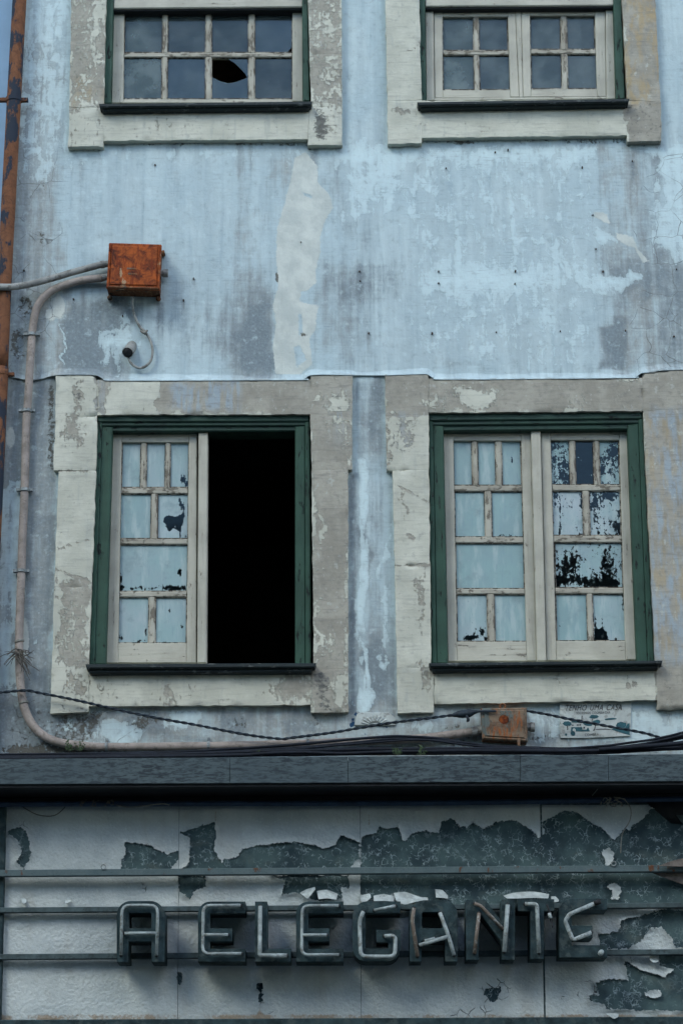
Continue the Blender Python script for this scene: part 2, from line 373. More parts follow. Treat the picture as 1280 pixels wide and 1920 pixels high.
def m_coat():
    """off-white paint skin: hammered texture, cracks; cut away where it peeled"""
    m = Mat('peeling_white_paint'); N = m.N
    peel, crack, stain = m.attr('peel'), m.attr('crack'), m.attr('stain')
    wv = m.warp(.02, 30); e = m.vor(17, v=wv); n = m.noise(62, 3, .55); cl = m.noise(4, 6, .6); jag = m.noise(75, 6, .65)
    c = m.mix(m.st(cl, .35, .65), (.335, .365, .38), (.45, .475, .48)); c = m.mix(m.st(m.noise(90, 4, .6), .56, .68, 0, .45), c, (.52, .55, .55))
    c = m.mix(m.st(m.noise((8, 4, 3), 6, .6), .5, .7, 0, .35), c, (.33, .31, .28))
    ck = m.op('MULTIPLY', m.st(e, .0, .03, 1, 0), m.st(m.mad(m.noise(9, 6), 1.0, crack), .72, .80))
    c = m.mix(ck, c, (.045, .05, .055))
    c = m.mix(m.op('MULTIPLY', m.st(m.mad(jag, .8, m.op('MULTIPLY', stain, .8)), .62, .95), .8), c, (.22, .15, .09))
    h = m.mad(n, 1.0, m.mad(ck, -1.2, m.op('MULTIPLY', m.noise(80, 3), .25)))
    m.out(c, .6, m.bump(h, .006, .9), spec=.45)
    f = m.st(m.mad(jag, 1.1, m.mad(m.noise(32, 5, .65), 1.0, m.mad(peel, 1.0, -1.05))), -.004, .004)
    tr = N.new('ShaderNodeBsdfTransparent'); mx = N.new('ShaderNodeMixShader')
    m.put(mx.inputs[0], f); m.put(mx.inputs[1], m.b.outputs[0]); m.put(mx.inputs[2], tr.outputs[0])
    m.put(N['Material Output'].inputs[0], mx.outputs[0]); return m.m

MT['wall'] = m_wall(); MT['stone'] = m_stone(); MT['pane'] = m_pane(); MT['glass'] = m_glass('dusty_window_glass', .3)
MT['cream'] = m_wood('cream_painted_wood', (.36, .335, .285), (.45, .42, .36), (.20, .175, .145), .20)
MT['creamh'] = m_wood('cream_painted_wood_rail', (.36, .335, .285), (.45, .42, .36), (.19, .165, .14), .22, horiz=True)
MT['bar'] = m_wood('weathered_glazing_bar', (.30, .27, .225), (.41, .38, .325), (.17, .145, .12), .38)
MT['barh'] = m_wood('weathered_glazing_rail', (.30, .27, .225), (.41, .38, .325), (.16, .14, .115), .38, horiz=True)
MT['bead'] = m_wood('cracked_putty', (.21, .18, .145), (.33, .295, .25), (.06, .05, .042), .52, grain=(60, 60, 60))
MT['green'] = m_wood('green_painted_wood', (.014, .046, .030), (.022, .066, .044), (.012, .016, .016), .29)
MT['greenh'] = m_wood('green_painted_wood_top', (.009, .030, .023), (.018, .052, .036), (.012, .016, .016), .28, horiz=True)
MT['sill'] = m_wood('dark_green_sill_paint', (.006, .012, .014), (.013, .024, .025), (.10, .11, .11), .30, horiz=True)
MT['marble'] = m_marble(); MT['board'] = m_board(); MT['coat'] = m_coat()
MT['pipe'] = m_rust('rusty_downpipe', ((.105, .042, .022), (.20, .082, .040), (.15, .06, .03)), (.022, .030, .046), .485)
MT['box'] = m_rust('rusty_iron_lid', ((.040, .011, .008), (.36, .080, .016), (.15, .026, .008)), (.36, .23, .14), .40)
MT['box_side'] = m_rust('rusty_iron_side', ((.06, .025, .014), (.16, .055, .022), (.22, .12, .06)), (.05, .045, .04), .40)
MT['box2'] = m_rust('rust_stained_iron_lid', ((.07, .045, .03), (.19, .135, .095), (.25, .07, .016)), (.10, .115, .11), .49)
MT['conduit'] = m_plain('dusty_pinkish_conduit', (.27, .225, .205), .7, .22, 14, .4, grime=(.17, .14, .12))
MT['conduit_grey'] = m_plain('dusty_grey_conduit', (.24, .235, .225), .7, .25, 14, .4, grime=(.11, .10, .09))
MT['zinc'] = m_plain('dull_zinc', (.22, .24, .25), .55, .3, 40, .4, .3, grime=(.10, .08, .06))
MT['black'] = m_plain('black_cable_sheath', (.007, .010, .016), .6, .4, 30, .3, spec=.2)
MT['blue_cable'] = m_plain('dark_blue_cable', (.012, .030, .065), .5, .3, 20, .3)
MT['tape'] = m_plain('dark_tape', (.008, .018, .028), .6, .4, 60, .6)
MT['letter'] = m_plain('slate_grey_sheet_metal', (.026, .043, .049), .85, .45, 16, .9, spec=.12, grime=(.055, .070, .072))
MT['rail'] = m_rust('grey_rail_with_rust', ((.065, .095, .105), (.09, .12, .13), (.075, .105, .115)), (.10, .042, .022), .38)
MT['rail_plain'] = m_plain('grey_rail', (.060, .082, .088), .8, .35, 14, .6, spec=.15, grime=(.035, .045, .048))
MT['tube'] = m_plain('dusty_white_neon_glass', (.27, .30, .305), .65, .35, 24, .7, spec=.2, grime=(.13, .125, .115))
MT['tube_old'] = m_plain('sooty_brown_neon_glass', (.13, .10, .08), .45, .4, 26, .4, grime=(.30, .30, .29))
MT['dark'] = m_plain('blackened_metal', (.010, .012, .014), .7, .3, 20, .3)
MT['soffit'] = m_plain('shaded_soffit', (.022, .024, .028), .85, .3, 8, .4)  # near-black: the shade under the canopy is put into this colour
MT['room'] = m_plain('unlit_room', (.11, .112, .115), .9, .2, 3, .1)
MT['flake'] = m_plain('curled_paint_flake', (.36, .39, .40), .7, .25, 30, .4)
MT['brown'] = m_plain('bare_brown_board', (.12, .10, .09), .8, .35, 18, .5, grime=(.07, .055, .05))
MT['print'] = m_plain('dark_print', (.045, .042, .045), .8, .35, 160, .1)
MT['teal'] = m_plain('teal_print', (.020, .075, .095), .8, .3, 60, .1)
MT['notice'] = m_plain('faded_notice_ground', (.41, .43, .425), .85, .14, 22, .3, grime=(.25, .25, .24))
MT['nail'] = m_plain('rusted_nail', (.045, .030, .022), .85, .4, 80, .3)
MT['wire'] = m_plain('grey_wire', (.20, .19, .17), .6, .3, 50, .2)
MT['twig'] = m_plain('dry_twig', (.09, .08, .07), .85, .4, 60, .2)
MT['weed'] = m_plain('small_weed_leaf', (.035, .06, .025), .7, .4, 60, .2)
MT['white_dash'] = m_plain('white_strap', (.42, .45, .46), .6, .2, 40, .2)
MT['neighbour'] = m_plain('smooth_blue_render', (.30, .42, .58), .9, .08, 4, .3, spec=.1)
MT['street'] = m_plain('street_setts', (.10, .10, .10), .85, .3, 6, .5)
MT['opp'] = m_plain('ochre_render', (.36, .34, .30), .9, .15, 3, .3)
MT['opp_glass'] = m_plain('opposite_window', (.03, .035, .04), .15, .2, 3, .05)
MT['roof'] = m_plain('clay_roof', (.25, .12, .08), .85, .2, 9, .4)

# ------------------------------------------------------------------ setting
def big_sheet(name, x0, x1, y0, y1, z, mat):
    o = mesh(name, [(x0, y0, z), (x1, y0, z), (x1, y1, z), (x0, y1, z)], [(0, 1, 2, 3)], mat); tag(o, kind='structure'); return o
big_sheet('street', -300, 300, -300, 300, 0.0, MT['street'])

# ------------------------------------------------------------------ the old building
B = thing('old_building', (0, 0, 0), 'weathered old town house with pale blue plaster and stone framed windows above a shop', 'building')
XL = P([36], [0], 0)[0][0]-.0; XR = 3.2
ZT = 9.6; ZB = P([640], [1425], 0)[0][2]-.05

NAILS = [(674, 509, 1), (675, 527, 1), (822, 509, 1), (822, 531, 1.1), (966, 508, 1.2), (965, 532, .9), (1130, 509, 1.3), (691, 625, 1), (810, 625, 1.1), (930, 623, .9), (1050, 621, .9), (1172, 620, .9), (344, 563, 1), (363, 522, .9), (1185, 302, .9), (1091, 314, 1.1), (928, 285, 1), (952, 281, 1), (836, 315, .8), (291, 309, 1), (45, 507, 1.2), (138, 561, 1.2), (230, 592, .9), (1263, 631, 1.2), (1268, 505, .8), (564, 454, .6), (1111, 403, .8), (1117, 467, .7)]
def wall_fields(px, py):
    z = np.zeros_like(px); f = {}
    wx = px+(fbm(px/40, py/40, 3)-.5)*60; wy = py+(fbm(px/40, py/40, 9)-.5)*60
    g = z+.12
    g = g+soft(wx, wy, -60, 60, 118, 720, 40, .52)+soft(wx, wy, -60, 720, 108, 1400, 22, .62)
    g = g+soft(wx, wy, 130, 545, 235, 710, 25, .70)+blob(wx, wy, 150, 660, 26, 50, .35)
    g = g+soft(wx, wy, 255, 520, 520, 660, 60, .22)+blob(wx, wy, 468, 655, 52, 70, .95)+blob(wx, wy, 480, 560, 30, 60, .3)
    g = g+blob(wx, wy, 460, 450, 30, 90, .28)+blob(wx, wy, 530, 320, 45, 70, .35)
    g = g+soft(wx, wy, 590, 490, 745, 560, 26, .36)+blob(wx, wy, 640, 610, 60, 70, .42)+blob(wx, wy, 660, 440, 40, 40, .22)
    g = g+blob(wx, wy, 800, 560, 40, 40, .15)+blob(wx, wy, 620, 350, 40, 60, .3)
    g = g+soft(wx, wy, 1115, 275, 1235, 500, 34, .34)+soft(wx, wy, 1130, 480, 1300, 700, 45, .42)
    g = g+soft(px, wy, 1124, 606, 1172, 690, 7, .42)+blob(wx, wy, 1190, 540, 50, 45, .25)+soft(wx, wy, 1230, 300, 1300, 700, 25, .2)
    g = g+soft(wx, wy, 800, 675, 1120, 700, 12, .28)
    g = g+blob(wx, wy, 700, 790, 22, 60, .45)+blob(wx, wy, 705, 1270, 26, 46, .95)+blob(wx, wy, 700, 1200, 20, 40, .4)+blob(wx, wy, 684, 1030, 10, 60, .5)+soft(px, wy, 648, 885, 668, 1330, 6, .35)+soft(px, wy, 655, 715, 745, 1330, 8, .24)
    g = g+soft(wx, wy, -40, 1320, 1320, 1425, 16, .42)+blob(wx, wy, 165, 1350, 34, 26, .5)+blob(wx, wy, 275, 1358, 45, 24, .6)+blob(wx, wy, 440, 1352, 34, 24, .45)+blob(wx, wy, 560, 1350, 50, 24, .3)+blob(wx, wy, 60, 1370, 60, 50, .35)+blob(wx, wy, 1010, 1395, 60, 20, .4)
    g = g+soft(wx, wy, 640, -20, 725, 260, 10, -.22)+soft(wx, wy, 930, 290, 1110, 680, 50, -.22)
    for k, (nx_, ny_, ns_) in enumerate(NAILS):
        L = 22+26*((k*37) % 10)/10; t = np.clip((py-ny_)/L, 0, 1); g = g+.55*np.exp(-((px-nx_)/(2.2+1.5*t))**2)*(py > ny_-2)*(1-t)
    for k, (dx_, dy_, L, w_) in enumerate(((150, 276, 150, 9), (186, 274, 90, 5), (230, 266, 70, 6), (330, 266, 120, 12), (452, 264, 170, 14), (470, 264, 90, 5), (590, 274, 130, 10), (632, 272, 90, 6), (745, 270, 100, 8), (783, 270, 170, 6), (870, 262, 70, 10), (960, 260, 110, 8), (1060, 260, 90, 12), (1128, 260, 200, 10), (1184, 266, 150, 9), (1232, 266, 170, 7), (210, 566, 140, 12), (296, 566, 110, 7), (250, 568, 60, 20))):
        t = np.clip((py-dy_)/L, 0, 1); g = g+.42*np.exp(-((px+(fbm(py/30, px*0, k)-.5)*6-dx_)/(w_*(1-.4*t)))**2)*sm(-3, 3, py-dy_)*(1-t)
    f['grey'] = np.clip(g, -.2, 1.15)
    p = z+.25
    p = p+soft(wx, wy, 30, -50, 135, 330, 30, .35)+soft(wx, wy, 760, 270, 1110, 690, 50, .25)+blob(wx, wy, 905, 520, 130, 26, .4)+blob(wx, wy, 1150, 520, 50, 18, .6)+blob(wx, wy, 1140, 440, 30, 18, .5)
    p = p+soft(wx, wy, 1225, 270, 1300, 480, 20, .5)+soft(wx, wy, 640, 268, 760, 400, 40, .4)+blob(wx, wy, 225, 650, 40, 36, .55)+soft(px+(fbm(py/60, px*0, 8)-.5)*26, wy, 670, 860, 688, 1330, 7, .75)*np.clip(fbm(px/9, py/50, 12)*2.2-.35, 0, 1)+soft(wx, wy, 714, 1000, 726, 1260, 4, .4)
    p = p+soft(wx, wy, -20, 900, 40, 1300, 12, .4)+blob(wx, wy, 220, 1375, 60, 20, .6)+blob(wx, wy, 350, 1345, 40, 22, .5)+blob(wx, wy, 120, 1355, 24, 18, .5)+blob(wx, wy, 800, 1365, 40, 18, .4)+soft(wx, wy, 990, 1320, 1300, 1400, 14, .4)+blob(wx, wy, 690, 1315, 14, 24, .8)+soft(wx, wy, 126, 575, 131, 690, 2, .5)
    p = p+soft(px, py, 140, 275, 1120, 300, 18, .3)
    f['pale'] = np.clip(p, 0, 1.1)
    Q = lambda L, ox, oy, k: [(ox+a/k, oy+b/k) for a, b in L]
    b1 = Q([(390, 90), (440, 60), (500, 130), (500, 210), (560, 270), (572, 330), (530, 410), (512, 470), (512, 540), (490, 640), (495, 690), (450, 730), (420, 735), (415, 780), (450, 790), (505, 800), (495, 850), (490, 920), (460, 960), (475, 1080), (430, 1120), (390, 1150), (300, 1150), (285, 1000), (300, 880), (285, 800), (310, 700), (300, 560), (305, 430), (335, 330), (370, 200)], 400, 260, 2.56)
    b2 = Q([(945, 470), (1030, 490), (1060, 560), (1110, 610), (1080, 625), (1040, 545), (990, 530), (950, 500)], 800, 260, 2.667)
    b3 = Q([(830, 365), (900, 375), (915, 425), (880, 415), (840, 390)], 800, 260, 2.667)
    bd = np.maximum(np.maximum(sdf(px, py, b1), sdf(px, py, b2)), sdf(px, py, b3))
    for c in (Q([(408, 840), (425, 840), (428, 930), (412, 945)], 400, 260, 2.56), Q([(385, 1000), (415, 990), (445, 1060), (400, 1100)], 400, 260, 2.56), Q([(430, 255), (475, 270), (470, 285), (435, 272)], 400, 260, 2.56)):
        bd = np.minimum(bd, -sdf(px, py, c))
    for x, y, rx, ry in ((110, 575, 12, 22), (95, 590, 10, 12), (700, 1352, 0, 0), (45, 1200, 9, 40), (20, 820, 8, 20)):
        if rx: bd = np.maximum(bd, (1-np.sqrt(((px-x)/rx)**2+((py-y)/ry)**2))*min(rx, ry))
    f['beige'] = np.clip(bd/9.0, -1, 1)
    d = z+.05
    for x0, x1, y in ((128, 193, 274), (193, 577, 266), (577, 641, 272), (727, 790, 270), (790, 1175, 261), (1175, 1240, 267)):
        d = d+soft(px, py, x0, y-4, x1, y+9, 4, .42)*(.4+1.2*fbm(px/26, py/60, 21))
    d = d+blob(px, py, 870, 270, 26, 14, .3)+blob(px, py, 540, 290, 14, 30, .3)+blob(px, py, 1110, 285, 14, 22, .25)
    d = d+blob(px, py, 519, 520, 4, 14, .8)+blob(px, py, 570, 628, 9, 5, .85)+blob(px, py, 46, 572, 13, 16, .95)-blob(px, py, 46, 572, 8, 10, .95)+blob(px, py, 38, 643, 17, 25, 1.0)-blob(px, py, 39, 643, 10, 17, 1.0)+blob(px, py, 78, 445, 7, 20, .45)+blob(px, py, 77, 350, 16, 16, .25)
    d = d+soft(wx, wy, 20, 560, 60, 720, 14, .25)+soft(wx, wy, 0, 1290, 170, 1420, 22, .38)+blob(wx, wy, 275, 1358, 38, 17, .52)+blob(wx, wy, 185, 1345, 26, 30, .42)+blob(wx, wy, 450, 1350, 30, 20, .35)+blob(wx, wy, 880, 1365, 60, 18, .42)+blob(wx, wy, 590, 1345, 26, 20, .3)
    d = d+blob(wx, wy, 710, 1275, 20, 40, .30)+blob(wx, wy, 1000, 1392, 40, 10, .4)+soft(px, py, 20, 705, 105, 880, 14, .28)+soft(px, py, 0, 1398, 1300, 1425, 8, .3)+soft(wx, wy, 1130, 520, 1220, 620, 20, .16)
    d = d+soft(px, py, 90, 720, 104, 885, 5, .3)+soft(wx, wy, 20, 60, 125, 560, 25, .16)+soft(wx, wy, 100, 1326, 1300, 1410, 10, .13)+soft(wx, wy, 655, 720, 742, 1330, 12, .08)
    f['dirt'] = np.clip(d, 0, 1)
    bl = z
    for x, y, rx, ry in ((662, 1352, 4, 12), (668, 1340, 3, 5), (724, 1364, 3, 4), (685, 1376, 3, 3), (658, 1360, 3, 5)):
        bl = bl+blob(px, py, x, y, rx, ry, .62)
    f['blue'] = bl
    wm = z+.15+soft(wx, wy, 60, 560, 130, 700, 14, .6)+soft(wx, wy, 1120, 280, 1200, 480, 24, .4)+soft(wx, wy, 1170, 540, 1230, 690, 20, .5)+soft(wx, wy, -20, 700, 110, 1400, 20, .35)+soft(wx, wy, 0, 1320, 1300, 1420, 16, .55)+blob(wx, wy, 460, 420, 25, 80, .6)+blob(wx, wy, 530, 300, 30, 60, .6)+soft(wx, wy, 20, 40, 120, 560, 24, .4)
    f['warm'] = np.clip(wm, 0, 1)
    f['crack'] = np.clip(.22+soft(wx, wy, 1190, 270, 1330, 700, 20, .35)+soft(wx, wy, -30, 250, 125, 720, 20, .32)+soft(wx, wy, -30, 1300, 260, 1420, 20, .3), 0, 1)
    return f

STEP = .0085
xs = np.concatenate([np.arange(XL, P([1292], [960], 0)[0][0], STEP), np.linspace(P([1292], [960], 0)[0][0]+.05, XR, 12)])
ztop = P([640], [-14], 0)[0][2]
zs = np.concatenate([np.linspace(ZT, ztop+.05, 14), np.arange(ztop, ZB, -STEP)])
nx, ny = len(xs), len(zs)
GX, GZ = np.meshgrid(xs, zs); V = np.stack([GX.ravel(), np.zeros(nx*ny), GZ.ravel()], 1)
px, py = proj(V); WF = wall_fields(px, py)
relief = (fbm(V[:, 0]*2.2, V[:, 2]*2.2, 5)-.5)*.012+(fbm(V[:, 0]*14, V[:, 2]*14, 6)-.5)*.004
hole = blob(px, py, 46, 572, 11, 13)+blob(px, py, 38, 643, 13, 21)
V[:, 1] = relief+.018*np.clip(hole*1.5-.3, 0, 1)
keep = np.ones((ny-1, nx-1), bool)
cx = px.reshape(ny, nx)[:-1, :-1]; cy = py.reshape(ny, nx)[:-1, :-1]
for a in (rect(165, -400, 610, 235), rect(760, -400, 1205, 235), rect(140, 740, 620, 1295), rect(770, 740, 1255, 1290)):
    keep &= ~((cx > a[0][0]) & (cx < a[1][0]) & (cy > a[0][1]) & (cy < a[2][1]))
fast_grid('wall', V, nx, ny, keep, MT['wall'], B, WF)

# plaster lip that kicks out over the lintels of the lower windows
lipx = [(-8, 705), (20, 706), (45, 711), (62, 712), (80, 709), (104, 703), (140, 702), (178, 703), (192, 709), (204, 713), (300, 713), (555, 712), (570, 710), (583, 703), (620, 702), (660, 703), (724, 703), (790, 701), (802, 702), (812, 708), (830, 711), (1000, 710), (1180, 708), (1192, 706), (1203, 699), (1225, 697), (1240, 694), (1300, 692)]
A = smooth_path(lipx, 8); rows = []
for k, (dy, yy) in enumerate([(-13, .0), (-7, .10), (-3.6, .40), (-1.4, .85), (0, 1.0), (.9, .98), (.7, .85), (-3, .3)]):
    wob = (fbm(A[:, 0]/22, A[:, 1]*0+k*.3, 4)-.5)*(.006 if 1 < k < 6 else .002)
    dep = np.interp(A[:, 0], [95, 105, 660, 664, 720, 724, 1270], [-.012, -.044, -.044, -.012, -.012, -.044, -.044])
    rows.append(P(A[:, 0], A[:, 1]+dy, yy*dep+wob*.6+.003*(k == 0)))
LV = np.concatenate(rows); lpx, lpy = proj(LV); lf = wall_fields(lpx, lpy-6); lf['beige'] = lf['beige']*0-1
fast_grid('plaster_lip', LV, len(A), len(rows), np.ones((len(rows)-1, len(A)-1), bool), MT['wall'], B, lf)

# ---- stone surrounds
def stone_fields(px, py):
    z = np.zeros_like(px); wx = px+(fbm(px/26, py/26, 31)-.5)*36; wy = py+(fbm(px/26, py/26, 37)-.5)*36
    b = z+.24+soft(wx, wy, 170, 1262, 590, 1330, 5, .07)
    # upper left window
    b = b+soft(wx, wy, 125, -60, 200, 200, 12, .36)+soft(wx, wy, 165, 60, 200, 200, 8, .1)+soft(wx, wy, 578, -60, 645, 200, 10, .30)+blob(wx, wy, 605, 235, 22, 30, .35)+blob(wx, wy, 300, 240, 60, 12, .15)+soft(wx, wy, 125, 200, 192, 280, 8, .12)+blob(wx, wy, 178, 60, 10, 60, -.25)
    # upper right window
    b = b+soft(wx, wy, 1165, -60, 1245, 190, 10, .62)+soft(wx, wy, 1176, 185, 1245, 270, 6, .60)+blob(wx, wy, 745, 60, 20, 30, .15)+blob(wx, wy, 755, 205, 26, 8, .38)+soft(wx, wy, 722, 0, 790, 190, 8, -.1)
    # lower left
    b = b+blob(wx, wy, 150, 745, 12, 30, .42)+blob(wx, wy, 128, 800, 26, 22, .38)+blob(wx, wy, 144, 830, 5, 12, .4)+soft(wx, wy, 178, 700, 205, 780, 6, .4)+soft(wx, wy, 295, 700, 665, 780, 8, .52)+blob(wx, wy, 250, 740, 40, 26, .02)
    b = b+soft(wx, wy, 582, 770, 662, 1250, 6, .55)+blob(wx, wy, 628, 770, 28, 34, -.52)+blob(wx, wy, 588, 960, 4, 80, -.55)+blob(wx, wy, 604, 985, 3, 40, -.6)+blob(px, wy, 650, 1100, 3, 200, -.55)+blob(wx, wy, 592, 1180, 6, 60, -.42)+blob(wx, wy, 610, 1215, 22, 26, -.30)
    b = b+soft(wx, wy, 105, 1085, 168, 1250, 10, .36)+blob(wx, wy, 106, 1200, 5, 120, -.3)+blob(wx, wy, 150, 1290, 30, 34, .34)+blob(wx, wy, 318, 1300, 12, 24, .35)+blob(wx, wy, 550, 1296, 40, 24, .42)+soft(wx, wy, 585, 1250, 658, 1340, 6, .42)+blob(wx, wy, 640, 1300, 8, 40, -.4)
    # lower right
    b = b+soft(wx, wy, 720, 695, 1300, 775, 8, .55)+blob(wx, wy, 885, 745, 42, 22, -.62)+blob(wx, wy, 808, 752, 12, 10, -.5)+blob(wx, wy, 1180, 715, 30, 8, -.5)
    b = b+blob(wx, wy, 758, 810, 24, 60, .30)+blob(wx, wy, 756, 940, 8, 34, .36)+blob(wx, wy, 770, 1010, 9, 10, .55)+blob(wx, wy, 790, 1120, 12, 60, .30)+soft(wx, wy, 720, 700, 730, 880, 4, .3)+blob(wx, wy, 800, 1260, 16, 30, .34)
    b = b+soft(wx, wy, 1205, 700, 1330, 1250, 6, .60)+soft(wx, wy, 1226, 1245, 1330, 1340, 4, .70)+blob(wx, wy, 1185, 1284, 14, 6, .4)
    # slanting scars where the paint was patched
    for (x0, y0, x1, y1) in ((108, 1030, 168, 1012), (104, 1066, 165, 1092), (104, 1118, 162, 1160), (735, 905, 808, 945), (740, 1062, 808, 1058), (722, 780, 802, 776), (110, 884, 182, 884), (590, 1258, 655, 1256), (725, 120, 790, 80), (585, 130, 640, 110), (590, 175, 640, 150), (585, 95, 640, 100)):
        d = -sdf(px, py, [(x0, y0-.6), (x1, y1-.6), (x1, y1+.6), (x0, y0+.6)])
        b = b+.42*np.exp(-(np.abs(d)/2.2)**2)
    d = z+.17
    d = d+blob(wx, wy, 598, 235, 16, 24, .62)+soft(wx, wy, 585, 200, 640, 270, 8, .15)+soft(wx, wy, 580, 0, 640, 200, 10, .16)+soft(wx, wy, 190, 240, 580, 264, 5, .16)+soft(wx, wy, 785, 240, 1180, 260, 5, .14)+soft(wx, wy, 1176, 190, 1240, 262, 6, .28)+blob(wx, wy, 770, 200, 26, 10, .2)
    d = d+soft(wx, wy, 170, 1258, 590, 1272, 6, .14)+soft(wx, wy, 808, 1254, 1236, 1268, 6, .12)+soft(wx, wy, 190, 204, 580, 216, 5, .12)+soft(wx, wy, 786, 200, 1178, 212, 5, .12)+blob(wx, wy, 150, 742, 9, 26, .40)+blob(wx, wy, 625, 745, 22, 12, .28)+soft(wx, wy, 170, 1262, 590, 1330, 5, .12)+blob(wx, wy, 172, 1250, 18, 26, .30)+soft(wx, wy, 590, 1260, 620, 1330, 6, .42)+blob(wx, wy, 1250, 1290, 26, 36, .30)+blob(wx, wy, 1195, 1282, 12, 5, .4)+soft(wx, wy, 95, 1318, 170, 1340, 5, .3)+blob(wx, wy, 805, 1275, 16, 20, .25)+soft(wx, wy, 1210, 770, 1300, 1230, 8, .12)  # d also darkens narrow bands right below the four sills
    d = d+soft(px, py, 460, 706, 660, 722, 6, .14)
    o = z+soft(wx, wy, 1165, -60, 1245, 195, 7, .75)+soft(wx, wy, 1205, 780, 1300, 1230, 8, .5)+blob(wx, wy, 140, 1282, 26, 8, .9)+soft(wx, wy, 135, 150, 200, 200, 8, .5)
    bl = z+soft(wx, wy, 320, 712, 450, 770, 10, .9)+soft(wx, wy, 1215, 770, 1300, 1240, 10, .85)+soft(wx, wy, 178, 705, 205, 780, 6, .4)+soft(wx, wy, 735, 770, 805, 900, 6, .35)+blob(wx, wy, 640, 780, 20, 40, .5)
    return {'bare': np.clip(b, 0, 1.1), 'dirt': np.clip(d, 0, 1), 'ochre': np.clip(o, 0, 1), 'bluish': np.clip(bl, 0, 1)}
def stone(name, quad, parent, yf=-.040, yb=.10, step=5.0, chip=1.0, seed=0):
    q = np.array(quad, float)
    wq = max(np.hypot(*(q[1]-q[0])), np.hypot(*(q[2]-q[3]))); hq = max(np.hypot(*(q[3]-q[0])), np.hypot(*(q[2]-q[1])))
    n = max(int(wq/step), 3)+1; m = max(int(hq/step), 3)+1
    u = np.linspace(0, 1, n); v = np.linspace(0, 1, m); U, W = np.meshgrid(u, v); U = U.ravel(); W = W.ravel()
    C = P(q[:, 0], q[:, 1], yf)
    F = C[0]*((1-U)*(1-W))[:, None]+C[1]*(U*(1-W))[:, None]+C[2]*(U*W)[:, None]+C[3]*((1-U)*W)[:, None]
    e = np.minimum(np.minimum(U*wq, (1-U)*wq), np.minimum(W*hq, (1-W)*hq))
    F[:, 1] += (fbm(F[:, 0]*6, F[:, 2]*6, 50)-.5)*.006+(fbm(F[:, 0]*30, F[:, 2]*30, 51)-.5)*.003+np.where(e < .5, .0004, 0)
    k = np.where(e < .5, 1, 0)*chip*S*1.6; F[:, 1] += np.where(e < .5, 1, 0)*np.clip(fbm(F[:, 0]*18, F[:, 2]*18, 54)-.55, 0, 1)*.06
    F[:, 0] += k*(fbm(F[:, 0]*25, F[:, 2]*25, 52)-.5)*2.4; F[:, 2] += k*(fbm(F[:, 0]*25, F[:, 2]*25, 53)-.5)*2.4
    px, py = proj(F); fd = stone_fields(px, py)
    ring = [i for i in range(n)]+[r*n+n-1 for r in range(1, m)]+[(m-1)*n+i for i in range(n-2, -1, -1)]+[r*n for r in range(m-2, 0, -1)]
    Vv = [tuple(x) for x in F]; base = len(Vv)
    for i in ring: Vv.append(tuple(F[i]))
    for i in ring: Vv.append((F[i, 0], yb, F[i, 2]))
    Fc = [(r*n+i, (r+1)*n+i, (r+1)*n+i+1, r*n+i+1) for r in range(m-1) for i in range(n-1)]
    L = len(ring)
    for k in range(L):
        k2 = (k+1) % L; Fc.append((base+k, base+k2, base+L+k2, base+L+k))
    at = {kk: np.concatenate([vv, vv[ring], vv[ring]]) for kk, vv in fd.items()}
    o = mesh(name, Vv, Fc, MT['stone'], parent, True, at)
    return o

